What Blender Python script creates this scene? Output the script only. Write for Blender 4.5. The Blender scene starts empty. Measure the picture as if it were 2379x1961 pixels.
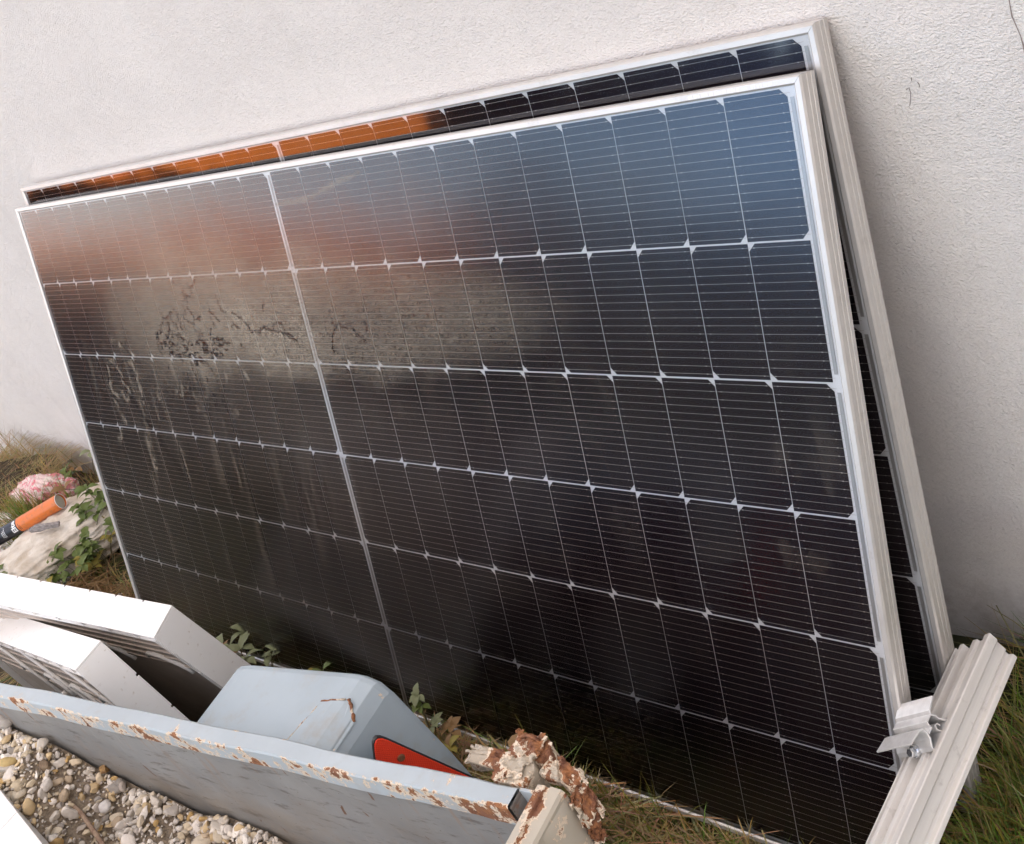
import bpy, bmesh, math, random
import numpy as np
from mathutils import Vector, Matrix

R = math.radians
rng = np.random.default_rng(7)
random.seed(7)
scene = bpy.context.scene
col = scene.collection

# ------------------------------------------------------------------ camera
cam_data = bpy.data.cameras.new('camera')
cam = bpy.data.objects.new('camera', cam_data)
col.objects.link(cam)
cam_data.sensor_fit = 'HORIZONTAL'
cam_data.sensor_width = 36.0
cam_data.lens = 44.5937
cam_data.shift_x = 0.01932
cam_data.shift_y = -0.04200
cam_data.clip_start = 0.02
cam_data.clip_end = 2000
cam.matrix_world = Matrix(((0.676458, -0.030643, 0.735843, 3.129205),
                           (0.572305, 0.650728, -0.499020, -0.745661),
                           (-0.463542, 0.758693, 0.457727, 1.632653),
                           (0, 0, 0, 1)))
scene.camera = cam

# ------------------------------------------------------------------ sky, sun, exposure
SUN_AZ, SUN_EL = 62.0, 28.0           # azimuth counted from +X, behind the rendered wall
world = bpy.data.worlds.new('World')
scene.world = world
world.use_nodes = True
wn, wl = world.node_tree.nodes, world.node_tree.links
wn.clear()
w_out = wn.new('ShaderNodeOutputWorld')
w_bg = wn.new('ShaderNodeBackground')
w_sky = wn.new('ShaderNodeTexSky')
w_sky.sky_type = 'NISHITA'
w_sky.sun_disc = False
w_sky.sun_elevation = R(SUN_EL)
w_sky.sun_rotation = R(90 - SUN_AZ)
w_sky.air_density = 1.0
w_sky.dust_density = 0.6
w_sky.ozone_density = 2.0
w_bg.inputs['Strength'].default_value = 0.15
w_tc = wn.new('ShaderNodeTexCoord')
w_map = wn.new('ShaderNodeMapping')
w_map.inputs['Scale'].default_value = (1.0, 1.0, 2.6)
w_noise = wn.new('ShaderNodeTexNoise')
w_noise.inputs['Scale'].default_value = 1.4
w_map.inputs['Location'].default_value = (7.1, 1.2, 0.8)
w_noise.inputs['Detail'].default_value = 4
w_ramp = wn.new('ShaderNodeValToRGB')
w_ramp.color_ramp.elements[0].position = 0.40
w_ramp.color_ramp.elements[1].position = 0.63
w_mix = wn.new('ShaderNodeMix')
w_mix.data_type = 'RGBA'
w_mix.inputs['B'].default_value = (7.5, 6.2, 5.1, 1)
wl.new(w_tc.outputs['Generated'], w_map.inputs['Vector'])
wl.new(w_map.outputs['Vector'], w_noise.inputs['Vector'])
wl.new(w_noise.outputs['Fac'], w_ramp.inputs['Fac'])
wl.new(w_ramp.outputs['Color'], w_mix.inputs['Factor'])
wl.new(w_sky.outputs['Color'], w_mix.inputs['A'])
wl.new(w_mix.outputs['Result'], w_bg.inputs['Color'])
wl.new(w_bg.outputs['Background'], w_out.inputs['Surface'])

sun_data = bpy.data.lights.new('sun', 'SUN')
sun_data.energy = 4.6
sun_data.angle = R(0.55)
sun_data.color = (1.0, 0.93, 0.82)
sun = bpy.data.objects.new('sun', sun_data)
col.objects.link(sun)
sd = Vector((math.cos(R(SUN_EL)) * math.cos(R(SUN_AZ)), math.cos(R(SUN_EL)) * math.sin(R(SUN_AZ)), math.sin(R(SUN_EL))))
sun.rotation_euler = sd.to_track_quat('Z', 'Y').to_euler()
sun.location = sd * 20

scene.view_settings.view_transform = 'Standard'
scene.view_settings.look = 'None'
scene.view_settings.exposure = 1.88
scene.view_settings.gamma = 1.0
scene.render.engine = 'CYCLES'
scene.cycles.use_denoising = True
scene.cycles.max_bounces = 5
scene.cycles.diffuse_bounces = 3
scene.cycles.glossy_bounces = 3
scene.cycles.use_light_tree = False
scene.cycles.use_adaptive_sampling = True
scene.cycles.adaptive_threshold = 0.02
world.cycles.sampling_method = 'NONE'
scene.cycles.transparent_max_bounces = 12

# ------------------------------------------------------------------ helpers
def tag(o, label=None, cat=None, group=None, kind=None):
    if label: o['label'] = label
    if cat: o['category'] = cat
    if group: o['group'] = group
    if kind: o['kind'] = kind
    return o

def empty(name, loc=(0, 0, 0), rz=0.0, mat=None):
    o = bpy.data.objects.new(name, None)
    o.empty_display_size = 0.1
    col.objects.link(o)
    if mat is not None:
        o.matrix_world = mat
    else:
        o.location = loc
        o.rotation_euler = (0, 0, rz)
    return o

def make_mesh(name, verts, faces, mat=None, smooth=False):
    me = bpy.data.meshes.new(name)
    me.from_pydata([tuple(v) for v in verts], [], [tuple(f) for f in faces])
    if mat: me.materials.append(mat)
    if smooth: me.shade_smooth()
    me.update()
    return me

def link(name, me, parent=None, loc=None, rot=None, scale=None):
    o = bpy.data.objects.new(name, me)
    col.objects.link(o)
    if parent: o.parent = parent
    if loc is not None: o.location = loc
    if rot is not None: o.rotation_euler = rot
    if scale is not None: o.scale = scale
    return o

def obj(name, verts, faces, mat, parent=None, smooth=False):
    return link(name, make_mesh(name, verts, faces, mat, smooth), parent)

def from_bm(name, bm, mat, parent=None, smooth=False):
    bmesh.ops.recalc_face_normals(bm, faces=bm.faces)
    me = bpy.data.meshes.new(name)
    bm.to_mesh(me)
    bm.free()
    if mat: me.materials.append(mat)
    if smooth: me.shade_smooth()
    return link(name, me, parent)

def bm_box(bm, lo, hi, bev=0.0, seg=2, M=None):
    b2 = bmesh.new()
    bmesh.ops.create_cube(b2, size=1.0)
    c = [(lo[i] + hi[i]) / 2 for i in range(3)]
    s = [abs(hi[i] - lo[i]) for i in range(3)]
    for v in b2.verts:
        v.co = Vector((c[0] + v.co.x * s[0], c[1] + v.co.y * s[1], c[2] + v.co.z * s[2]))
    if bev > 0:
        bmesh.ops.bevel(b2, geom=b2.edges[:], offset=min(bev, min(s) * 0.45), segments=seg, affect='EDGES', profile=0.6)
    if M is not None:
        bmesh.ops.transform(b2, matrix=M, verts=b2.verts)
    me = bpy.data.meshes.new('tmp')
    b2.to_mesh(me)
    b2.free()
    bm.from_mesh(me)
    bpy.data.meshes.remove(me)

def box(name, lo, hi, mat, parent=None, bev=0.0, seg=2, M=None, smooth=False):
    bm = bmesh.new()
    bm_box(bm, lo, hi, bev, seg, M)
    return from_bm(name, bm, mat, parent, smooth)

def tube_geo(pts, radii, n=10, cap=True):
    pts = [Vector(p) for p in pts]
    verts, faces = [], []
    prev = None
    for i, p in enumerate(pts):
        t = (pts[min(i + 1, len(pts) - 1)] - pts[max(i - 1, 0)]).normalized()
        if prev is None:
            a = t.orthogonal().normalized()
        else:
            a = (prev - t * prev.dot(t)).normalized()
        prev = a
        b = t.cross(a)
        r = radii[i] if hasattr(radii, '__len__') else radii
        for k in range(n):
            an = 2 * math.pi * k / n
            verts.append(p + a * (r * math.cos(an)) + b * (r * math.sin(an)))
    for i in range(len(pts) - 1):
        for k in range(n):
            k2 = (k + 1) % n
            faces.append((i * n + k, i * n + k2, (i + 1) * n + k2, (i + 1) * n + k))
    if cap:
        faces.append(tuple(range(n))[::-1])
        faces.append(tuple(range((len(pts) - 1) * n, len(pts) * n)))
    return verts, faces

def extrude_poly(poly, to3d, s0, s1, mitre=None):
    """poly: list of 2D points; to3d(u, v, s) -> 3D; prism between s0 and s1."""
    n = len(poly)
    verts = [to3d(u, v, s0) for u, v in poly] + [to3d(u, v, s1) for u, v in poly]
    faces = [(i, (i + 1) % n, n + (i + 1) % n, n + i) for i in range(n)]
    faces.append(tuple(range(n))[::-1])
    faces.append(tuple(range(n, 2 * n)))
    return verts, faces

def solid(name, verts, faces, mat, parent=None, bev=0.0, seg=2, smooth=False):
    bm = bmesh.new()
    vs = [bm.verts.new(v) for v in verts]
    for f in faces:
        try: bm.faces.new([vs[i] for i in f])
        except ValueError: pass
    bmesh.ops.recalc_face_normals(bm, faces=bm.faces)
    if bev > 0:
        es = [e for e in bm.edges if len(e.link_faces) == 2 and e.calc_face_angle(0) > 0.5]
        bmesh.ops.bevel(bm, geom=es, offset=bev, segments=seg, affect='EDGES', profile=0.6)
    return from_bm(name, bm, mat, parent, smooth)

# ---- node helper: sockets with arithmetic
class S:
    def __init__(self, nt, sock): self.nt, self.s = nt, sock
    def _m(self, op, *a):
        n = self.nt.nodes.new('ShaderNodeMath'); n.operation = op
        for i, x in enumerate((self,) + a):
            if isinstance(x, S): self.nt.links.new(x.s, n.inputs[i])
            else: n.inputs[i].default_value = x
        return S(self.nt, n.outputs[0])
    def __add__(self, o): return self._m('ADD', o)
    __radd__ = __add__
    def __sub__(self, o): return self._m('SUBTRACT', o)
    def __rsub__(self, o): return (self * -1.0) + o
    def __mul__(self, o): return self._m('MULTIPLY', o)
    __rmul__ = __mul__
    def __truediv__(self, o): return self._m('DIVIDE', o)
    def __pow__(self, o): return self._m('POWER', o)
    def abs(self): return self._m('ABSOLUTE')
    def min(self, o): return self._m('MINIMUM', o)
    def max(self, o): return self._m('MAXIMUM', o)
    def sat(self): return self.max(0.0).min(1.0)
    def ss(self, a, b):
        n = self.nt.nodes.new('ShaderNodeMapRange'); n.interpolation_type = 'SMOOTHSTEP'
        self.nt.links.new(self.s, n.inputs['Value'])
        lo, hi, t0, t1 = (a, b, 0.0, 1.0) if a <= b else (b, a, 1.0, 0.0)
        n.inputs['From Min'].default_value = lo; n.inputs['From Max'].default_value = hi
        n.inputs['To Min'].default_value = t0; n.inputs['To Max'].default_value = t1
        return S(self.nt, n.outputs['Result'])

class Mat:
    def __init__(self, name):
        self.m = bpy.data.materials.new(name); self.m.use_nodes = True
        self.nt = self.m.node_tree; self.nt.nodes.clear()
        self.out = self.new('ShaderNodeOutputMaterial')
        self._tc = None
    def new(self, t): return self.nt.nodes.new(t)
    def ln(self, a, b): self.nt.links.new(a.s if isinstance(a, S) else a, b)
    def co(self, which='Object'):
        if self._tc is None: self._tc = self.new('ShaderNodeTexCoord')
        return self._tc.outputs[which]
    def xyz(self, sock=None):
        n = self.new('ShaderNodeSeparateXYZ'); self.ln(sock or self.co(), n.inputs[0])
        return [S(self.nt, n.outputs[i]) for i in range(3)]
    def vec(self, x, y, z):
        n = self.new('ShaderNodeCombineXYZ')
        for i, v in enumerate((x, y, z)):
            if isinstance(v, S): self.ln(v, n.inputs[i])
            else: n.inputs[i].default_value = v
        return n.outputs[0]
    def mapped(self, scale=(1, 1, 1), rot=(0, 0, 0), loc=(0, 0, 0), sock=None):
        n = self.new('ShaderNodeMapping'); self.ln(sock or self.co(), n.inputs[0])
        n.inputs['Scale'].default_value = scale; n.inputs['Rotation'].default_value = rot; n.inputs['Location'].default_value = loc
        return n.outputs[0]
    def noise(self, scale, detail=4, rough=0.5, dist=0.0, sock=None, lac=2.0):
        n = self.new('ShaderNodeTexNoise'); self.ln(sock or self.co(), n.inputs['Vector'])
        n.inputs['Scale'].default_value = scale; n.inputs['Detail'].default_value = detail
        n.inputs['Roughness'].default_value = rough; n.inputs['Distortion'].default_value = dist
        return S(self.nt, n.outputs['Fac'])
    def voronoi(self, scale, sock=None, feature='F1', out='Distance'):
        n = self.new('ShaderNodeTexVoronoi'); n.feature = feature; self.ln(sock or self.co(), n.inputs['Vector'])
        n.inputs['Scale'].default_value = scale
        return S(self.nt, n.outputs[out]) if out == 'Distance' else n.outputs[out]
    def mix(self, fac, a, b):
        n = self.new('ShaderNodeMix'); n.data_type = 'RGBA'
        if isinstance(fac, S): self.ln(fac, n.inputs['Factor'])
        else: n.inputs['Factor'].default_value = fac
        for k, v in (('A', a), ('B', b)):
            if isinstance(v, (tuple, list)): n.inputs[k].default_value = (*v[:3], 1)
            else: self.ln(v, n.inputs[k])
        return n.outputs['Result']
    def attr(self, name):
        n = self.new('ShaderNodeAttribute'); n.attribute_name = name
        return n.outputs['Color']
    def hsv(self, colr, h=0.5, s=1.0, v=1.0):
        n = self.new('ShaderNodeHueSaturation'); self.ln(colr, n.inputs['Color'])
        for k, x in (('Hue', h), ('Saturation', s), ('Value', v)):
            if isinstance(x, S): self.ln(x, n.inputs[k])
            else: n.inputs[k].default_value = x
        return n.outputs[0]
    def bump(self, h, strength=0.5, dist=0.01, normal=None):
        n = self.new('ShaderNodeBump'); self.ln(h, n.inputs['Height'])
        n.inputs['Strength'].default_value = strength; n.inputs['Distance'].default_value = dist
        if normal is not None: self.ln(normal, n.inputs['Normal'])
        return n.outputs[0]
    def bsdf(self, color, rough=0.6, metal=0.0, normal=None, spec=0.5, **kw):
        n = self.new('ShaderNodeBsdfPrincipled')
        for k, v in (('Base Color', color), ('Roughness', rough), ('Metallic', metal), ('Specular IOR Level', spec)):
            if isinstance(v, (tuple, list)): n.inputs[k].default_value = (*v[:3], 1)
            elif isinstance(v, (int, float)): n.inputs[k].default_value = v
            else: self.ln(v, n.inputs[k])
        for k, v in kw.items():
            k = k.replace('_', ' ')
            if isinstance(v, (tuple, list)): n.inputs[k].default_value = (*v[:3], 1)
            elif isinstance(v, (int, float)): n.inputs[k].default_value = v
            else: self.ln(v, n.inputs[k])
        if normal is not None: self.ln(normal, n.inputs['Normal'])
        self.ln(n.outputs[0], self.out.inputs['Surface'])
        return n
    def done(self): return self.m

def blob(x, y, cx, cy, rx, ry):
    """soft elliptical falloff, 1 in the centre"""
    dx = (x - cx) / rx
    dy = (y - cy) / ry
    return (1.0 - (dx * dx + dy * dy)).max(0.0)

# ------------------------------------------------------------------ materials
MT = {}

def build_materials():
    # white rendered wall: coarse grain, faint stains
    m = Mat('wall_render')
    n1 = m.noise(290, 3, 0.65, 0.0, sock=m.mapped((0.8, 1, 1.15)))
    n2 = m.noise(90, 2, 0.5)
    n3 = m.noise(2.2, 5, 0.6)
    n4 = m.noise(28, 4, 0.6)
    c = m.mix(n3.ss(0.35, 0.7), (0.81, 0.768, 0.735), (0.765, 0.722, 0.69))
    c = m.mix((n1.ss(0.5, 0.28)) * 0.25, c, (0.60, 0.57, 0.55))
    spots = (m.noise(34, 2, 0.5).ss(0.74, 0.79)) * 0.35
    c = m.mix(spots, c, (0.42, 0.38, 0.34))
    wx_, wy_, wz_ = m.xyz()
    splash = wz_.ss(0.22, -0.06) * m.noise(11, 6, 0.75).ss(0.38, 0.66) * 0.55
    c = m.mix(splash, c, (0.36, 0.30, 0.24))
    streak = m.noise(1.0, 5, 0.7, sock=m.mapped((9, 1, 0.7))).ss(0.54, 0.72) * 0.22
    c = m.mix(streak, c, (0.58, 0.54, 0.51))
    h = n1 + n2 * 0.5 + n4 * 0.3 + m.noise(7, 3, 0.5) * 2.2
    m.bsdf(c, 0.92, normal=m.bump(h, 1.0, 0.0050), spec=0.2)
    MT['wall'] = m.done()

    m = Mat('wall_coat'); n = m.noise(300, 3, 0.65); n2 = m.noise(80, 3)
    m.bsdf((0.86, 0.83, 0.785), 0.92, normal=m.bump(n + n2 * 0.5, 1.0, 0.006), spec=0.2); MT['coat'] = m.done()
    m = Mat('wall_crack'); m.bsdf((0.26, 0.22, 0.20), 0.95); MT['crack'] = m.done()

    # anodised aluminium frames
    m = Mat('frame_aluminium')
    n = m.noise(9, 4, 0.6)
    g = m.noise(700, 2, 0.5, sock=m.mapped((1, 1, 1)))
    sm = (m.noise(16, 5, 0.7).ss(0.57, 0.72)) * 0.45
    c = m.mix(n.ss(0.3, 0.7), (0.60, 0.575, 0.55), (0.67, 0.645, 0.615))
    c = m.mix(sm, c, (0.42, 0.38, 0.34))
    m.bsdf(c, n * 0.12 + 0.36, 0.55, normal=m.bump(g, 0.06, 0.001))
    MT['frame'] = m.done()

    m = Mat('raw_aluminium')
    st = m.noise(26, 4, 0.65, sock=m.mapped((1, 0.06, 1)))
    st2 = m.noise(160, 3, 0.6, sock=m.mapped((1, 0.02, 1)))
    blot = m.noise(30, 5, 0.7)
    c = m.mix(st.ss(0.35, 0.68), (0.80, 0.775, 0.735), (0.66, 0.63, 0.595))
    c = m.mix((blot.ss(0.56, 0.75)) * 0.55, c, (0.40, 0.36, 0.33))
    m.bsdf(c, st2 * 0.2 + 0.36, 0.35, normal=m.bump(st2, 0.10, 0.001))
    MT['alu'] = m.done()

    m = Mat('clamp_aluminium')
    st = m.noise(60, 4, 0.6)
    m.bsdf(m.mix(st.ss(0.3, 0.7), (0.76, 0.755, 0.745), (0.64, 0.63, 0.615)), 0.36, 0.5)
    MT['clamp'] = m.done()
    m = Mat('zinc_bolt'); m.bsdf((0.66, 0.68, 0.70), 0.24, 0.95); MT['bolt'] = m.done()

    # photovoltaic layers
    m = Mat('silicon_cell')
    n = m.noise(5, 3)
    c = m.mix(n, (0.0140, 0.0062, 0.0075), (0.0175, 0.0085, 0.0125))
    m.bsdf(c, 0.20, 0.0, spec=0.40, Specular_Tint=(0.28, 0.55, 1.0))
    MT['cell'] = m.done()
    m = Mat('white_backsheet'); m.bsdf((0.80, 0.80, 0.82), 0.5); MT['backsheet'] = m.done()
    m = Mat('busbar_wire'); m.bsdf((0.52, 0.48, 0.44), 0.5, 0.25); MT['wire'] = m.done()
    m = Mat('tinned_ribbon'); m.bsdf((0.46, 0.44, 0.43), 0.42, 0.6); MT['ribbon'] = m.done()

    def glass(name, dirty):
        m = Mat(name)
        x, y, z = m.xyz()
        wav = m.noise(5.0, 2, 0.5)
        nb = m.bump(wav * 6.0, 0.018, 0.01)
        fr = m.new('ShaderNodeFresnel'); fr.inputs['IOR'].default_value = 1.62
        m.ln(nb, fr.inputs['Normal'])
        gl = m.new('ShaderNodeBsdfGlossy'); gl.inputs['Roughness'].default_value = 0.19 if dirty else 0.07
        gl.inputs['Color'].default_value = (1, 1, 1, 1)
        m.ln(nb, gl.inputs['Normal'])
        tr = m.new('ShaderNodeBsdfTransparent'); tr.inputs['Color'].default_value = (0.97, 0.97, 0.97, 1)
        mx = m.new('ShaderNodeMixShader')
        m.ln(fr.outputs[0], mx.inputs[0]); m.ln(tr.outputs[0], mx.inputs[1]); m.ln(gl.outputs[0], mx.inputs[2])
        # dust
        di = m.new('ShaderNodeBsdfDiffuse')
        speck = m.noise(240, 3, 0.7).ss(0.66, 0.76)
        fine = m.noise(60, 6, 0.75)
        base = speck * 0.06 + 0.002 + (m.noise(3.0, 4, 0.6).ss(0.45, 0.8)) * 0.012
        if dirty:
            at = m.new('ShaderNodeAttribute'); at.attribute_name = 'dirt'
            sp = m.new('ShaderNodeSeparateColor'); m.ln(at.outputs['Color'], sp.inputs[0])
            film = S(m.nt, sp.outputs[0]); grainy = S(m.nt, sp.outputs[1]); gap = S(m.nt, sp.outputs[2])
            grain = fine.ss(0.30, 0.66)
            gl2 = m.noise(230, 4, 0.75).ss(0.32, 0.68)
            mask = film * (grain * 0.16 + 0.84) + grainy * gl2
            mask = ((mask + base) * (1.0 - gap * 0.88)).sat()
            cl = m.mix(fine.ss(0.35, 0.65), (0.35, 0.30, 0.235), (0.45, 0.40, 0.325))
        else:
            mask = base * 0.8
            cl = m.mix(fine, (0.42, 0.40, 0.37), (0.5, 0.48, 0.45))
        m.ln(cl, di.inputs['Color'])
        mx2 = m.new('ShaderNodeMixShader')
        m.ln(mask, mx2.inputs[0]); m.ln(mx.outputs[0], mx2.inputs[1]); m.ln(di.outputs[0], mx2.inputs[2])
        m.ln(mx2.outputs[0], m.out.inputs['Surface'])
        return m.done()
    MT['glass_dirty'] = glass('muddy_panel_glass', True)
    MT['glass_clean'] = glass('panel_glass', False)

    # trailer paint, with chips: blue top coat over cream primer over rust
    def paint(name, top, amount, edge=None, rough=0.5, grime=0.25):
        m = Mat(name)
        x, y, z = m.xyz()
        n = m.noise(26, 7, 0.68, 0.3)
        nf = m.noise(85, 5, 0.7)
        e = n + (nf - 0.5) * 0.22 + (m.noise(3.3, 3, 0.6) - 0.5) * 0.20
        if edge is not None: e = e + edge(m, x, y, z)
        primer = e.ss(0.655 - amount, 0.665 - amount)
        rust = e.ss(0.695 - amount, 0.725 - amount)
        soft = m.noise(4, 5, 0.6)
        c = m.mix(soft.ss(0.3, 0.7), top, tuple(t * 0.86 for t in top))
        c = m.mix((m.noise(11, 5, 0.7).ss(0.5, 0.75)) * grime, c, (0.34, 0.30, 0.25))
        c = m.mix(primer, c, (0.70, 0.61, 0.48))
        rc = m.mix(nf.ss(0.35, 0.65), (0.10, 0.036, 0.018), (0.30, 0.125, 0.048))
        rc = m.mix(m.noise(38, 5, 0.7).ss(0.45, 0.62), rc, (0.20, 0.085, 0.045))
        halo = e.ss(0.60 - amount, 0.70 - amount) * 0.30
        c = m.mix(halo, c, (0.50, 0.33, 0.20))
        c = m.mix(rust, c, rc)
        r = rust * 0.35 + rough
        h = (1.0 - primer) * 0.5 + (1.0 - rust) * 0.4 + rust * nf * 0.8 + soft * 0.3
        m.bsdf(c, r, normal=m.bump(h, 0.55, 0.002))
        return m.done()
    BLUE = (0.40, 0.475, 0.52); CREAM = (0.50, 0.45, 0.365)
    def flange_edge(m, x, y, z):
        inner = (y + 0.0285).abs().ss(0.0055, 0.0003)           # the edge over the load
        outer = (y - 0.000).abs().ss(0.006, 0.0)
        return inner * 0.155 + outer * 0.06 + x.ss(-0.25, 0.02) * 0.05
    MT['blue_flange'] = paint('chipped_blue_flange', (0.42, 0.475, 0.505), -0.015, flange_edge, grime=0.5)
    MT['blue_fender'] = paint('worn_blue_fender', (0.385, 0.455, 0.50), -0.045, lambda m, x, y, z: x.ss(-0.50, -0.40) * 0.02 + (y - 0.150).abs().ss(0.010, 0.0) * 0.07 + (y - 0.0).abs().ss(0.02, 0.0) * 0.03, grime=0.55)
    MT['cream'] = paint('rusty_cream_tailgate', CREAM, 0.050,
                        lambda m, x, y, z: ((x - 0.006).abs().ss(0.012, 0.002)) * 0.14 + z.ss(0.50, 0.6) * 0.045 + ((z - 0.545) + (y + 0.03) * 0.6).abs().ss(0.012, 0.0) * 0.06, grime=0.5)
    MT['weld'] = paint('rusty_weld_plate', BLUE, 0.03)
    MT['rusty'] = paint('flaking_rust', (0.42, 0.36, 0.28), 0.185, grime=0.8)
    MT['rustier'] = paint('solid_rust', CREAM, 0.27, grime=0.5)

    # trailer inside: grey zinc sheet, scraped and dented
    m = Mat('scraped_grey_board')
    x, y, z = m.xyz()
    sc = m.noise(1.0, 5, 0.7, sock=m.mapped((14, 1, 60), rot=(0, 0.55, 0)))
    sc2 = m.noise(1.0, 4, 0.7, sock=m.mapped((90, 1, 16), rot=(0, -0.6, 0)))
    big = m.noise(4.5, 4, 0.6)
    chips = m.noise(1.0, 4, 0.6, 0.2, sock=m.mapped((42, 1, 18), rot=(0, 0.7, 0)))
    dent = m.noise(6.0, 2, 0.5)
    c = m.mix(big.ss(0.3, 0.7), (0.215, 0.215, 0.208), (0.285, 0.284, 0.272))
    c = m.mix(sc.ss(0.53, 0.66) * 0.85, c, (0.12, 0.11, 0.10))
    c = m.mix(sc2.ss(0.58, 0.74) * 0.45, c, (0.40, 0.385, 0.36))
    dirt = z.ss(0.56, 0.40) * m.noise(12, 5, 0.7).ss(0.35, 0.65) * 0.55
    c = m.mix(dirt, c, (0.27, 0.23, 0.185))
    run = m.noise(1.0, 4, 0.6, sock=m.mapped((55, 1, 5))).ss(0.56, 0.70) * z.ss(0.44, 0.57) * 0.6
    c = m.mix(run, c, (0.30, 0.17, 0.09))
    pit = m.voronoi(48, sock=m.mapped((1, 1, 1.6))).ss(0.075, 0.05) * m.noise(9, 2).ss(0.40, 0.50)
    c = m.mix(pit, c, (0.10, 0.06, 0.04))
    c = m.mix(chips.ss(0.665, 0.685), c, (0.15, 0.075, 0.04))
    top = z.ss(0.555, 0.575) * m.noise(40, 5, 0.7).ss(0.45, 0.6)
    c = m.mix(top, c, (0.27, 0.13, 0.07))
    m.bsdf(c, 0.55, 0.15, normal=m.bump(dent * 1.4 + sc * 0.10 + big * 0.4, 0.35, 0.02))
    MT['board'] = m.done()

    m = Mat('red_reflector_lens')
    x, y, z = m.xyz()
    g1 = ((y * 1500.0)._m('SINE')) * ((z * 1500.0)._m('SINE'))
    m.bsdf(m.mix(g1.ss(-0.6, 0.8), (0.82, 0.040, 0.014), (0.92, 0.075, 0.03)), 0.33, normal=m.bump(g1, 0.35, 0.001))
    MT['red'] = m.done()
    m = Mat('black_plastic'); m.bsdf((0.018, 0.017, 0.018), 0.45); MT['black'] = m.done()
    m = Mat('tyre_rubber'); m.bsdf((0.02, 0.02, 0.02), 0.8); MT['tyre'] = m.done()
    m = Mat('grey_rim'); m.bsdf((0.5, 0.5, 0.5), 0.4, 0.5); MT['rim'] = m.done()

    # white plastic trays
    m = Mat('white_plastic')
    n = m.noise(18, 6, 0.7)
    n2 = m.noise(90, 3, 0.6)
    c = m.mix(n.ss(0.54, 0.76) * 0.38, (0.80, 0.785, 0.765), (0.52, 0.44, 0.35))
    c = m.mix(n2.ss(0.66, 0.72) * 0.5, c, (0.42, 0.35, 0.27))
    scr = m.noise(1.0, 4, 0.7, sock=m.mapped((9, 30, 120), rot=(0.3, 0.5, 0.4))).ss(0.62, 0.70) * 0.35
    c = m.mix(scr, c, (0.55, 0.50, 0.45))
    m.bsdf(c, 0.5, normal=m.bump(n2 * 0.3 + n, 0.05, 0.002))
    MT['white'] = m.done()
    m = Mat('dirty_plastic_plate')
    n = m.noise(9, 6, 0.7)
    c = m.mix(n.ss(0.3, 0.7), (0.60, 0.53, 0.47), (0.48, 0.42, 0.37))
    m.bsdf(c, 0.7, normal=m.bump(n, 0.2, 0.004))
    MT['plate'] = m.done()

    # ground, plants
    m = Mat('soil_and_turf')
    n = m.noise(14, 7, 0.7); n2 = m.noise(1.6, 4, 0.6); n3 = m.noise(90, 4, 0.7)
    c = m.mix(n.ss(0.3, 0.7), (0.048, 0.036, 0.024), (0.085, 0.066, 0.042))
    c = m.mix(n2.ss(0.4, 0.6) * 0.6, c, (0.055, 0.068, 0.026))
    m.bsdf(c, 0.95, normal=m.bump(n + n3 * 0.4, 0.8, 0.03), spec=0.15)
    MT['soil'] = m.done()
    m = Mat('distant_turf')
    n = m.noise(0.6, 6, 0.7)
    m.bsdf(m.mix(n.ss(0.3, 0.7), (0.045, 0.07, 0.024), (0.085, 0.085, 0.04)), 0.95, spec=0.15)
    MT['turf'] = m.done()

    def leafy(name, tint=None, transl=0.25):
        m = Mat(name)
        c = m.attr('tint') if tint is None else m.mix(m.noise(60, 4, 0.6).ss(0.3, 0.7), tint[0], tint[1])
        p = m.bsdf(c, 0.55, spec=0.3)
        t = m.new('ShaderNodeBsdfTranslucent'); m.ln(c, t.inputs['Color'])
        mx = m.new('ShaderNodeMixShader'); mx.inputs[0].default_value = transl
        m.ln(p.outputs[0], mx.inputs[1]); m.ln(t.outputs[0], mx.inputs[2])
        m.ln(mx.outputs[0], m.out.inputs['Surface'])
        return m.done()
    MT['grass'] = leafy('grass_blades')
    MT['leaf'] = leafy('weed_leaf', ((0.085, 0.125, 0.03), (0.14, 0.175, 0.045)))
    MT['leaf_y'] = leafy('yellowing_leaf', ((0.24, 0.22, 0.04), (0.33, 0.25, 0.06)))
    MT['leaf_g'] = leafy('grey_green_leaf', ((0.17, 0.20, 0.10), (0.25, 0.265, 0.15)))
    MT['leaf_b'] = leafy('brown_leaf', ((0.20, 0.11, 0.045), (0.27, 0.17, 0.075)))
    m = Mat('plant_stem'); m.bsdf((0.10, 0.085, 0.04), 0.7); MT['stem'] = m.done()
    m = Mat('hedge_leaf'); m.bsdf(m.mix(m.noise(1.5, 4, 0.6).ss(0.3, 0.7), (0.013, 0.014, 0.009), (0.026, 0.027, 0.016)), 0.9, spec=0.1); MT['hedge'] = m.done()
    m = Mat('bark'); m.bsdf((0.10, 0.075, 0.055), 0.9); MT['bark'] = m.done()

    # stones
    m = Mat('gravel_stone')
    c = m.attr('tint')
    n = m.noise(160, 5, 0.7); n2 = m.noise(55, 4, 0.6)
    c = m.mix((n.ss(0.5, 0.75)) * 0.35, c, (0.30, 0.24, 0.17))
    c = m.hsv(c, v=n2 * 0.5 + 0.78)
    m.bsdf(c, 0.85, normal=m.bump(n + n2, 0.35, 0.003), spec=0.25)
    MT['stone'] = m.done()
    m = Mat('gravel_fines'); n = m.noise(120, 5, 0.7)
    m.bsdf(m.mix(n.ss(0.3, 0.7), (0.20, 0.155, 0.11), (0.36, 0.29, 0.21)), 0.95, normal=m.bump(n, 0.8, 0.01)); MT['fines'] = m.done()
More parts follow.
